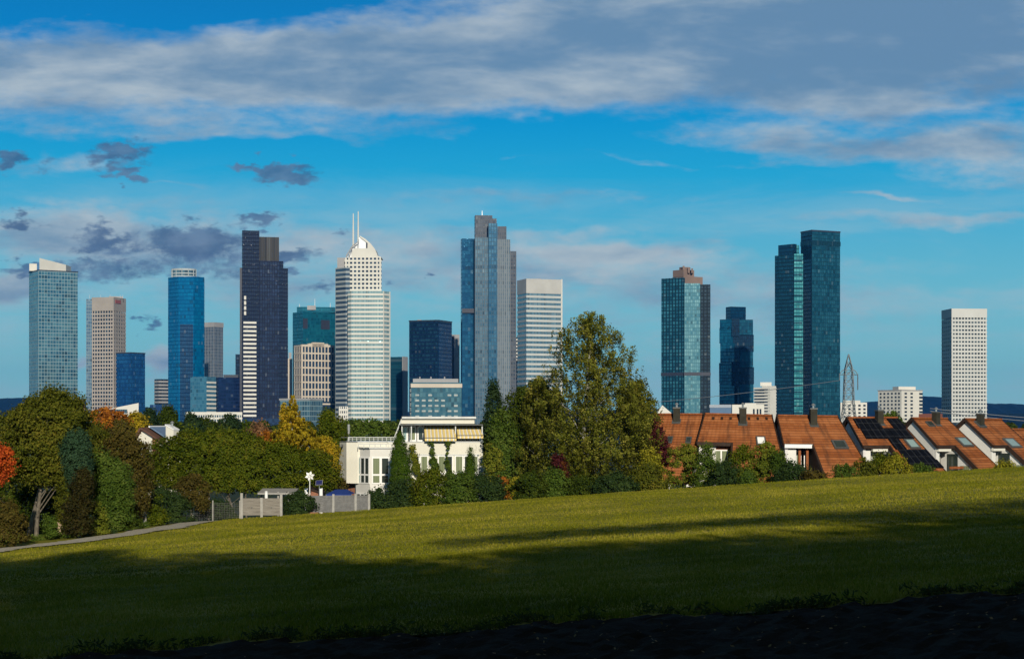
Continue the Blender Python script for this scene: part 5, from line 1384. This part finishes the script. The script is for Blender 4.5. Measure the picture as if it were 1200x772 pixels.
M_THUJA = L('leaf_thuja', G_((.026, .056, .006), (.044, .082, .008), (.068, .105, .012)), .12, .6, 1.5)
M_IVY = L('leaf_ivy', G_((.014, .030, .010), (.028, .050, .014), (.05, .075, .02)), .15, .4)
M_YGREEN = L('leaf_yellowgreen', G_((.09, .10, .010), (.17, .17, .014), (.28, .25, .02), (.34, .27, .03)))

# --- the big birch
BIR = [(364, 680, 700), (371, 664, 715), (384, 652, 727), (400, 645, 741), (418, 640, 749), (432, 637, 753), (446, 634, 757), (460, 631, 761), (478, 625, 766), (500, 614, 771), (520, 608, 774), (545, 610, 771), (568, 624, 760)]
bt = plant('birch_tree', 'tall weeping birch with loose hanging olive foliage, largest tree of the scene', 'tree', 136, BIR, 56000, .16, M_BIRCHL, 21, clump=.9, depth=.8, strand=1.35, shell=.35, gap=.12,
      trunk=dict(r=.26, px=684, tpx=691, top=.04), per=46, limbs=44, tmat=M_BIRCHBARK, asp=.6)
plant('birch_tree', 'smaller grey-leaved birch leaning out left of the large birch', 'tree', 137.5, [(437, 622, 640), (450, 614, 648), (468, 610, 652), (490, 608, 652), (520, 610, 652)], 6500, .16, M_BIRCHL, 22, .6, .8, 1.0, .4, dict(r=.12, px=640), per=60, limbs=12, tmat=M_BIRCHBARK)
plant('broadleaf_tree', 'dark olive tree rounding out the right flank of the large birch', 'tree', 141, [(446, 736, 752), (458, 728, 764), (475, 724, 772), (500, 724, 775), (540, 730, 772)], 11000, .18, M_OLIVE, 23, .7, .8, .5, .45, dict(r=.16, px=750), per=70)
plant('shrub', 'drooping olive shrub at the foot of the large birch, left of its stem', 'shrub', 132.5, [(508, 650, 672), (520, 642, 690), (545, 640, 694), (575, 646, 690)], 5500, .16, M_OLIVE, 24, .5, .7, .7, .4)
plant('shrub', 'red-leaved shrub under the left side of the large birch', 'shrub', 131.5, [(536, 648, 660), (546, 644, 667), (562, 646, 668), (572, 648, 664)], 1500, .14, M_BURG, 25, .35, .8)
plant('shrub', 'reddish bush glowing beside the red-leaved shrub under the birch', 'shrub', 131, [(540, 652, 662), (556, 650, 667), (566, 654, 664)], 700, .13, M_RUSTRED, 26, .3, .8)
# --- right of the white house
plant('spruce_tree', 'narrow dark spruce rising right of the white house', 'tree', 142, [(446, 577.5, 579), (455, 573, 584), (470, 569, 589), (490, 566, 594), (515, 564, 598), (540, 564, 598)], 9000, .16, M_CONIF, 31, .4, .9, .25, .6, dict(r=.12, px=580), per=45)
plant('broadleaf_tree', 'broad dark tree between the spruce and the large birch', 'tree', 140, [(455, 606, 622), (468, 594, 640), (490, 588, 650), (520, 584, 650), (560, 584, 646), (576, 588, 640)], 19000, .18, M_DARKG, 32, .65, .8, 0, .55, dict(r=.18, px=615), per=70)
plant('broadleaf_tree', 'dark green tree rising behind the left flank of the large birch', 'tree', 146, [(447, 622, 640), (456, 616, 652), (474, 610, 660), (510, 608, 660)], 8000, .2, M_DARKG, 33, .7, .8, 0, .5, dict(r=.16, px=636), per=70)
plant('shrub', 'sunlit mid-green bush right of the yellow awnings', 'shrub', 137.5, [(482, 584, 594), (494, 574, 606), (515, 570, 612), (540, 570, 610), (560, 574, 604)], 7000, .17, M_LAUREL, 34, .5, .8)
plant('shrub', 'yellow-green bush against the right end of the white house', 'shrub', 136.5, [(522, 570, 578), (532, 566, 588), (548, 566, 589), (565, 568, 584), (574, 570, 580)], 2600, .17, M_BRIGHT, 35, .4, .8)
plant('shrub', 'orange and yellow bush low in front of the white house, right end', 'shrub', 128, [(558, 582, 592), (566, 580, 606), (576, 584, 612), (584, 588, 610)], 1500, .15, M_ORANGE_L, 36, .3, .7)
plant('shrub', 'yellow-flecked low bush beside the orange bush', 'shrub', 127.5, [(561, 600, 608), (570, 594, 616), (582, 594, 616)], 1100, .14, M_YGREEN, 37, .3, .7)
for i, (x0, x1, y0, y1, mt, lb, nn) in enumerate((
    (606, 640, 556, 584, M_DARKG, 'low dark shrub left of the birch foot', 3200), (636, 664, 552, 582, M_LAUREL, 'low fresh-green shrub in front of the birch foot', 3200),
    (660, 706, 561, 580, M_DARKG, 'long low dark shrub under the hanging birch branches', 3400), (700, 742, 558, 577, M_IVY, 'low shaded shrub right of the birch foot', 3000),
    (738, 778, 548, 575, M_OLIVE, 'olive shrub between the birch and the yellow-green bush', 3200),
    (552, 588, 556, 588, M_IVY, 'dark trimmed shrub below the small cypress', 3600), (522, 556, 557, 590, M_LAUREL, 'green shrub between the two cypresses, right one', 3600),
    (486, 530, 554, 592, M_HEDGE, 'olive-green shrub right of the large cypress', 4200), (452, 494, 568, 594, M_IVY, 'low ivy-covered shrub below the glazed bay', 3600), (428, 462, 577, 597, M_IVY, 'low dark green shrub at the end of the board fence', 2600))):
    Yb = 126+(i % 3)*.7
    xm = (x0+x1)/2
    plant('shrub', lb, 'shrub', Yb, [(y0-3, xm-5, xm+6), (y0+(y1-y0)*.15, x0, x1-(x1-x0)*.05), (y0+(y1-y0)*.5, x0-4, x1+4), (y1+2, x0-4, x1+4)], nn*1.7, .145, mt, 40+i, .42, .55, 0, .5)
# cypresses and climbers on the white house
def cypress(label, Y, prof, n, seed):
    plant('cypress', label, 'tree', Y, prof, n, .12, M_THUJA, seed, .26, .95, .28, .86, dict(r=.07, px=(prof[-1][1]+prof[-1][2])/2), per=30, limbs=4, asp=.4, leafout=1.2)
cypress('large dark columnar cypress in front of the white house bay', 133, [(507, 466.5, 470), (516, 462, 475), (530, 459, 479), (545, 457.5, 481.5), (565, 457, 482), (585, 458, 481)], 14000, 61)
cypress('small pointed cypress before the right end of the white house', 134, [(524, 550.6, 552), (535, 547.5, 555), (548, 545.5, 557), (562, 544.5, 558), (575, 545, 558)], 5000, 62)
plant('climber', 'leafy climber hanging from the terrace, left of two, on the white facade', 'climbing plant', 139.6, [(517, 501, 508), (528, 504, 509), (538, 503, 511), (550, 505, 515), (562, 500, 517)], 1500, .15, M_LAUREL, 63, .16, .25, .2)
plant('climber', 'leafy climber hanging from the terrace, right of two, on the white facade', 'climbing plant', 139.6, [(517, 522, 528), (528, 523, 526.5), (540, 521.5, 528), (552, 523, 530), (562, 522, 532)], 1200, .15, M_LAUREL, 64, .16, .25, .2)
plant('climber', 'thin green climber on the white facade right of the large cypress', 'climbing plant', 139.4, [(522, 481, 485), (534, 480, 489), (548, 481, 493), (566, 483, 500)], 1300, .15, M_BRIGHT, 65, .25, .25, .1)
# trees peeping up behind the white house terrace
plant('tree_row', 'row of green trees behind the roof terrace of the white house', 'trees', 175, [(495, 400, 458), (503, 394, 470), (515, 392, 474), (540, 392, 474)], 9000, .24, M_LAUREL, 66, .7, .2)
# --- hedge and the trees behind it
HED = [(507, 218, 284), (514, 192, 304), (524, 174, 340), (534, 166, 388), (552, 166, 394), (573, 170, 390)]
plant('tall_hedge', 'long tall clipped green hedge behind the plank fence', 'hedge', 133, HED, 54000, .155, M_HEDGE, 71, .55, .18, .15, .62, dict(r=.1, px=285, top=.5), per=80, limbs=14)
plant('birch_tree', 'tall golden-yellow birch with spire-like twin tops behind the hedge', 'tree', 135.5, [(463, 340, 346), (474, 336, 351), (484, 331, 354), (494, 326, 364), (506, 318, 374), (522, 312, 384), (536, 310, 388)], 17000, .17, M_YELLOW, 72, .45, .8, .7, .45, dict(r=.13, px=343, top=.05), per=60, limbs=26, tmat=M_BIRCHBARK)
plant('birch_tree', 'shorter yellow tree spire left of the golden birch', 'tree', 140, [(474, 331, 334), (484, 328, 338), (500, 327, 341), (520, 324, 344)], 2600, .16, M_YELLOW, 73, .3, .9, .5, .4, dict(r=.07, px=333), per=40)
plant('broadleaf_tree', 'pinkish-brown round tree left of the golden birch', 'tree', 143, [(497, 300, 314), (505, 291, 319), (518, 287, 322), (540, 288, 322)], 6000, .17, M_PINKY, 74, .5, .8, 0, .45, dict(r=.1, px=305))
plant('broadleaf_tree', 'small orange-tipped tree between the pinkish tree and the golden birch', 'tree', 136, [(508, 308, 318), (516, 298, 326), (528, 294, 328), (540, 296, 326)], 4500, .16, M_ORANGE_L, 75, .45, .7, .2, .5, dict(r=.08, px=310))
plant('broadleaf_tree', 'green tree between the golden birch and the white house', 'tree', 142, [(482, 380, 390), (492, 373, 400), (510, 370, 407), (540, 372, 408), (560, 376, 404)], 9000, .18, M_HEDGE, 76, .55, .8, 0, .5, dict(r=.12, px=388))
plant('broadleaf_tree', 'orange and gold tree low beside the left wall of the white house', 'tree', 137, [(515, 372, 386), (526, 366, 396), (542, 366, 398), (560, 370, 394)], 5500, .17, M_YELLOW, 77, .45, .8, .2, .5, dict(r=.09, px=384))
plant('shrub', 'golden shrub behind the blue canopy, against the dark tree shade', 'shrub', 135, [(556, 388, 396), (562, 382, 404), (574, 382, 408)], 1400, .15, M_RUSTY, 78, .35, .7)
plant('shrub', 'ivy mass climbing over the fence between planks and boards', 'shrub', 122.3, [(577, 346, 356), (583, 332, 368), (592, 331, 369), (602, 332, 362)], 4200, .13, M_IVY, 79, .3, .35)
plant('shrub', 'brown-leaved shrub in front of the hedge, left end', 'shrub', 121, [(556, 222, 234), (564, 208, 246), (580, 204, 248), (597, 208, 244)], 4200, .14, M_RUSTY, 80, .4, .5)
plant('shrub', 'dark ivy shrub behind the wooden stake', 'shrub', 120, [(572, 180, 196), (580, 168, 214), (596, 166, 224), (611, 170, 226)], 5000, .14, M_IVY, 81, .4, .5)
plant('shrub', 'low dark shrub behind the wire fence', 'shrub', 124, [(586, 232, 250), (590, 226, 284), (598, 226, 284), (607, 228, 282)], 3600, .13, M_IVY, 82, .3, .4)
# distant trees before the towers, left
for i, (x0, x1, y0, mt, nm, lb) in enumerate((
    (100, 150, 478, M_ORANGE_L, 'broadleaf_tree', 'rust-orange autumn tree below the beige punched-window tower'), (144, 175, 483, M_YELLOW, 'broadleaf_tree', 'gold and orange autumn tree left of the cream house'),
    (168, 184, 481, M_CONIF, 'broadleaf_tree', 'dark slim tree between the gold tree and the chimney house'), (186, 208, 478, M_DARKG, 'broadleaf_tree', 'rounded dark green tree directly behind the cream chimney'),
    (207, 240, 486, M_CONIF, 'broadleaf_tree', 'very dark green tree right of the cream chimney'), (232, 258, 490, M_DARKG, 'broadleaf_tree', 'dark tree below the left end of the long white building'),
    (252, 284, 488, M_CONIF, 'broadleaf_tree', 'dark tree below the right end of the long white building'), (278, 300, 496, M_DARKG, 'broadleaf_tree', 'low dark tree below the dark stepped tower'))):
    xm = (x0+x1)/2
    plant(nm, lb, 'tree', 185+i*4, [(y0, xm-3, xm+3), (y0+4, x0+(x1-x0)*.2, x1-(x1-x0)*.2), (y0+11, x0, x1), (y0+24, x0-2, x1+2), (y0+45, x0, x1)], 5200, .27, mt, 90+i, .6, .8, 0, .55, dict(r=.14, px=xm), limbs=6)
plant('tree_row', 'band of mixed dark treetops behind the tall hedge', 'trees', 168, [(505, 180, 300), (511, 150, 330), (522, 110, 340), (548, 110, 340)], 15000, .24, M_HEDGE, 99, .8, .12)
# --- left group
LT = plant('broadleaf_tree', 'large round olive-green tree at the left with forked grey trunks', 'tree', 107, [(461, 50, 76), (467, 34, 92), (478, 18, 104), (495, 6, 112), (515, 2, 114), (535, 4, 108), (552, 12, 98), (566, 24, 76)], 36000, .15, M_OLIVE, 110, .6, .85, 0, .5, dict(r=.15, px=42, tpx=56, top=.3), per=80, limbs=26)
r_ = np.random.default_rng(2)
def stems(items):
    for k, (lab, px, pyb, px1, py1, ra) in enumerate(items):
        x, y = plane_at(px, pyb); q = Vector((sx(px1, y), y+.4, sz(py1, y))); p = Vector((x, y, gz(x, y)-.1)); m = p.lerp(q, .5)+Vector((.06, 0, 0))
        o = MB().chain([p, p.lerp(m, .5), m, m.lerp(q, .5)+Vector((.05, 0, 0)), q], [ra*1.25, ra, ra*.85, ra*.7, ra*.5], 9).build('trunk', M_BARK, LT); o['label'] = lab
stems([('leaning grey trunk, the most slanted below the left olive tree', 33, 629, 50, 545, .17), ('upright thin trunk just left of the leaning grey trunk', 29, 622, 28, 555, .11), ('short broken trunk, leftmost below the olive tree', 23, 618, 22, 573, .09)])
x, y = plane_at(43, 628); p = Vector((x, y, gz(x, y)-.1)); tag(MB().chain([p, p+Vector((-.06, 0, .5)), p+Vector((-.13, .1, 1.1))], [.22, .13, .05], 8).build('tree_stump', M_BOARD, None, p), 'pale split stump right beside the leaning trunk', 'stump')
plant('maple_tree', 'flame-red maple cut by the left edge', 'tree', 97.5, [(516, -16, -4), (525, -26, 10), (536, -30, 17), (550, -30, 19), (566, -24, 8)], 5000, .13, M_RED, 111, .4, .8, 0, .5, dict(r=.1, px=-14), limbs=8)
plant('shrub', 'brownish-green bush cut by the left edge beside the path', 'shrub', 94.5, [(588, -20, 10), (594, -30, 24), (610, -34, 31), (640, -34, 29)], 6500, .12, M_RUSTY, 112, .4, .7)
plant('conifer', 'rounded blue-green conifer right of the large olive tree', 'tree', 102, [(504, 84, 97), (510, 76, 104), (525, 71, 108), (545, 73, 108), (562, 80, 106), (590, 86, 104)], 9000, .11, M_BLUEG, 113, .3, .85, .12, .7, dict(r=.1, px=94, top=.5), limbs=5, per=45)
plant('shrub', 'dark brownish shrub under the blue-green conifer', 'shrub', 100.6, [(552, 92, 102), (560, 86, 108), (575, 78, 110), (600, 72, 110), (624, 72, 110)], 5200, .12, M_DKRED, 114, .35, .7)
plant('shrub', 'big glossy laurel bush right of the blue-green conifer', 'shrub', 107, [(530, 108, 120), (538, 104, 138), (552, 103, 152), (575, 104, 158), (600, 106, 158), (622, 110, 150)], 16000, .13, M_LAUREL, 115, .45, .7, 0, .6, per=70)
plant('shrub', 'light green fern-like shrub at the foot of the laurel bush', 'shrub', 103.5, [(588, 108, 116), (598, 104, 122), (612, 102, 128), (627, 104, 128)], 1800, .13, M_BRIGHT, 116, .3, .7)
plant('shrub', 'small yellow-green bush between the laurel and the plank screen', 'shrub', 111, [(592, 140, 148), (600, 136, 152), (618, 136, 152)], 1000, .13, M_YGREEN, 117, .3, .7)
plant('shrub', 'small bright green bush beside the pale tree stump', 'shrub', 101, [(603, 54, 60), (612, 51, 68), (627, 52, 68)], 1100, .12, M_LAUREL, 118, .28, .7)
plant('shrub', 'tall shaded dark thicket behind the left trunks', 'shrub', 113, [(535, 0, 80), (550, -25, 108), (590, -30, 112), (628, -30, 112)], 24000, .15, M_DARKG, 119, .55, .22, 0, .5, per=80)
plant('shrub', 'shaded olive shrub between the stump and the fern-like shrub', 'shrub', 104.5, [(560, 66, 84), (575, 62, 104), (600, 64, 106), (624, 66, 104)], 6000, .12, M_OLIVE, 120, .4, .5)
plant('broadleaf_tree', 'rusty brown-green tree left of the cream house', 'tree', 116, [(494, 134, 148), (502, 126, 160), (518, 118, 172), (545, 120, 176), (580, 126, 176), (605, 134, 172)], 17000, .15, M_RUSTY, 121, .5, .75, .2, .5, dict(r=.13, px=152), per=65)
plant('broadleaf_tree', 'olive tree in the gap between the large left tree and the rusty tree', 'tree', 125, [(496, 100, 112), (505, 92, 128), (525, 90, 136), (560, 92, 140)], 8000, .17, M_OLIVE, 122, .5, .7, 0, .5, dict(r=.1, px=112))
plant('tree_row', 'line of treetops beyond the left edge behind the maple', 'trees', 170, [(484, -60, 20), (492, -80, 50), (520, -80, 60)], 5000, .25, M_OLIVE, 123, .8, .3)
for i, (px, py, hh, ww, mt, lb) in enumerate((
    (96, 629, 30, 13, M_LAUREL, 'small mid-green bush in front of the dark brownish shrub'), (150, 622, 40, 16, M_DARKG, 'dark narrow bush right of the big laurel'),
    (122, 626, 20, 14, M_IVY, 'low dark bush below the big laurel'), (185, 616, 34, 16, M_HEDGE, 'olive-green bush just right of the pale stake'),
    (14, 634, 16, 14, M_IVY, 'low dark bush in front of the brownish-green bush'), (112, 600, 62, 12, M_OLIVE, 'tall slim olive bush between the dark brownish shrub and the laurel'),
    (62, 618, 60, 12, M_RUSTY, 'tall rusty bush behind the pale tree stump'), (205, 608, 46, 14, M_RUSTY, 'thin rusty bush before the left end of the hedge'))):
    x, y = plane_at(px, py)
    plant('shrub', lb, 'shrub', y+.6, [(py-hh, px-3, px+4), (py-hh*.75, px-ww*.7, px+ww*.5), (py-hh*.4, px-ww, px+ww), (py, px-ww*.8, px+ww)], hh*ww*3.2, .125, mt, 400+i, .36, .7, 0, .4, gap=.22)
r2 = np.random.default_rng(77); UG = []
for i in range(26):                                   # undergrowth spilling towards the path
    px = -10+i*7.2+r2.normal(0, 2); py = np.interp(px, [-10, 60, 120, 185, 232], [640, 633.5, 627, 617.5, 609])-1.5
    x, y = plane_at(px, py); h_ = r2.uniform(4, 10)
    P, N, _ = crown_points([(py-h_, px-3, px+3), (py-h_*.4, px-6, px+6), (py, px-6, px+6)], y+.3, 300, np.random.default_rng(200+i), .2, .8)
    P[:, 2] = np.maximum(P[:, 2], ground(P[:, 0], P[:, 1])+.03); UG.append(leaf_quads(P, N, np.full(300, .10), r2))
o = np_mesh('undergrowth', np.concatenate(UG), 4, M_LAUREL); o['kind'] = 'stuff'; o['label'] = 'low leafy undergrowth edging the path'
# --- in front of the terrace
plant('shrub', 'yellow-green bush between the birch and the burgundy tree', 'shrub', 131, [(527, 756, 766), (536, 750, 776), (552, 750, 778), (572, 752, 776)], 3600, .15, M_YGREEN, 131, .4, .7)
plant('broadleaf_tree', 'burgundy-leaved small tree at the left end of the terrace', 'tree', 137, [(492, 764, 772), (505, 758, 780), (522, 758, 786), (545, 760, 786)], 3800, .15, M_BURG, 132, .4, .7, .2, .4, dict(r=.06, px=772), limbs=6)
TER = 'bushes in front of the red-roofed terrace'
for i, (prof, mt, lb, nn, yy) in enumerate((
    ([(521, 796, 808), (528, 782, 822), (545, 774, 840), (574, 776, 842)], M_BRIGHT, 'broad bright-green bush below the two small skylights', 7500, 133),
    ([(524, 824, 834), (532, 818, 844), (548, 812, 850), (574, 812, 850)], M_LAUREL, 'green bush just left of the white dormer window', 3600, 132),
    ([(522, 866, 876), (529, 857, 884), (548, 850, 890), (571, 850, 890)], M_HEDGE, 'round green bush right of the white dormer window', 5000, 133.5),
    ([(520, 892, 908), (527, 881, 917), (545, 874, 924), (569, 876, 924)], M_BRIGHT, 'tall sunlit bush below the bright skylight', 7000, 133),
    ([(530, 908, 914), (540, 904, 922), (556, 904, 926), (566, 906, 924)], M_LAUREL, 'slim bush left of the timber loggia', 2400, 132),
    ([(543, 840, 858), (550, 832, 866), (562, 828, 870), (574, 830, 868)], M_IVY, 'dark low hedge piece below the white dormer window', 3000, 130),
    ([(553, 872, 880), (558, 868, 885), (566, 866, 887), (570, 868, 885)], M_LAUREL, 'small clipped ball bush on the meadow edge', 1500, 126.5),
    ([(543, 920, 936), (549, 910, 948), (557, 904, 954), (566, 906, 954)], M_IVY, 'dark low shrub below the timber loggia', 3000, 130.5),
    ([(553, 944, 958), (557, 938, 972), (562, 940, 974)], M_RUSTY, 'low brownish shrub right of the timber loggia', 1300, 129),
    ([(545, 984, 998), (550, 976, 1008), (562, 974, 1012)], M_LAUREL, 'small dark bush below the third terrace roof', 1600, 130),
    ([(538, 1006, 1018), (545, 998, 1028), (560, 996, 1032)], M_OLIVE, 'olive bush below the loggia of the solar house', 2000, 131),
    ([(534, 1026, 1034), (540, 1020, 1044), (553, 1018, 1048)], M_HEDGE, 'green bush before the window of the solar house', 2600, 132),
    ([(534, 1046, 1056), (540, 1036, 1064), (554, 1030, 1070)], M_YGREEN, 'yellow-green bush below the solar panels', 2600, 131),
    ([(544, 1074, 1082), (548, 1068, 1094), (553, 1068, 1100)], M_LAUREL, 'tiny green bush at the right foot of the solar house', 1000, 131),
    ([(541.5, 1170, 1184), (545, 1164, 1190), (549, 1164, 1192)], M_YGREEN, 'low yellow-green plants below the brightest white gable', 700, 131))):
    plant('shrub', lb, 'shrub', yy, prof, nn, .14, mt, 140+i, .38, .6, 0, .5, group=TER)
plant('broadleaf_tree', 'small green treetop peeping over the solar roof', 'tree', 175, [(483.5, 1042, 1050), (488, 1036, 1056), (505, 1034, 1058)], 1800, .22, M_LAUREL, 160, .4, .8, 0, .5, dict(r=.1, px=1046), limbs=4)
# dark woodland masses farther off, before the towers' feet
def wood(label, Y, x0, x1, ytop, n, leaf, mat, seed):
    r = np.random.default_rng(seed); k = int((x1-x0)/9)
    tx = np.linspace(x0, x1, k)+r.normal(0, 3, k); ty = ytop+r.normal(0, 1.6, k); hw = r.uniform(6, 11, k)/F*Y
    c_ = r.integers(0, k, n); th = r.random(n)*2*math.pi; el = np.arccos(r.uniform(-.3, 1, n)); rr = r.uniform(.75, 1.05, n)
    off = np.stack([np.sin(el)*np.cos(th), np.sin(el)*np.sin(th)*1.0, np.cos(el)], 1)*rr[:, None]
    P = np.stack([(tx[c_]-600)/F*Y, Y+((c_*37) % 11)/11*20-10, (HZ-ty[c_])/F*Y-hw[c_]], 1)+off*np.stack([hw[c_]]*3, 1)
    low = r.random(n) < .25; P[low, 2] -= r.random(low.sum())*14
    o = np_mesh('woodland', leaf_quads(P, off+r.normal(0, .4, (n, 3)), np.full(n, leaf), r), 4, mat); o['kind'] = 'stuff'; o['label'] = label
wood('dark woodland belt before the feet of the left towers', 420, -120, 480, 494, 26000, .9, M_DARKG, 301)
wood('dark woodland belt before the feet of the right towers', 380, 540, 1330, 495, 26000, .85, M_DARKG, 302)
wood('wooded edge continuing the tree belt beyond the left end of the path', 124, -560, -28, 520, 16000, .3, M_OLIVE, 303)
wood('dark wood behind the tree belt beyond the left edge', 150, -560, -40, 500, 9000, .34, M_DARKG, 304)
# tall wood behind the camera: it throws the shade across the near meadow
def shade_wood():
    r = np.random.default_rng(500); parts = []
    def crown(x, y, h, rad, hh, n, leaf=.9):
        off = r.normal(0, 1, (n, 3)); off /= np.linalg.norm(off, axis=1, keepdims=True); off *= (r.random(n)**.4)[:, None]
        P = np.array([x, y, gz(x, y)+h-hh])+off*np.array([rad, rad, hh])
        parts.append(leaf_quads(P, r.normal(0, 1, (n, 3)), np.full(n, leaf), r))
    K = 1/math.tan(R(SUN_EL)); sa, ca = math.sin(R(SUN_AZ)), math.cos(R(SUN_AZ))
    def for_shadow(xs_, ys_, y0, rad, hh, n, leaf=.9):
        """a crown at distance row y0 whose top shadows ground point (xs, ys)"""
        L_ = (ys_-y0)/ca; x0 = xs_+L_*sa; h = L_/K + gz(xs_, ys_)-gz(x0, y0)
        crown(x0, y0, h, rad, hh, n, leaf)
    for i in range(34):                       # lower dense wood: shade up to about 55 m
        u = -.42+i*.026; ys_ = 59.5+1.8*math.sin(i*.9)+r.normal(0, .5) - 3*max(0, u) + (26 if u < -.22 else (12 if u < -.12 else (4 if u < -.06 else 0))) + (6 if u > .2 else 0)
        xs_ = u*ys_
        for j, dd in enumerate((0, 9, 18, 27)): for_shadow(xs_+r.normal(0, .8), ys_-dd, -12-r.uniform(0, 5), 3.0, 5.0, 1500 if j == 0 else 1300, .5)
    for i in range(15):                       # tall flat-crowned pines: the separate finger of shade at about 70 m
        u = -.02+i*.030; ys_ = 71.5+r.normal(0, .8)+4*max(0, u-.1); for_shadow(u*ys_, ys_, -22-r.uniform(0, 8), 2.6, 1.35+5.0*max(0, u-.12), 420, .40)
    o = np_mesh('woodland', np.concatenate(parts), 4, M_DARKG); o['kind'] = 'stuff'; o['label'] = 'tall wood behind the viewpoint that shades the near meadow'
shade_wood()
# ------------------------------------------------------------------ air
m = bpy.data.materials.new('haze'); m.use_nodes = True; nt = m.node_tree; nt.nodes.remove(nt.nodes['Principled BSDF'])
pv = nt.nodes.new('ShaderNodeVolumePrincipled'); pv.inputs['Color'].default_value = (.05, .33, 1.0, 1); pv.inputs['Density'].default_value = 4.4e-5; pv.inputs['Anisotropy'].default_value = 0.1
nt.links.new(pv.outputs[0], nt.nodes['Material Output'].inputs['Volume'])
HAZE = MB().box(-9300, 9300, -500, 12500, -60, 420).build('haze', m); HAZE['kind'] = 'stuff'; HAZE['label'] = 'thin blue haze in the air'
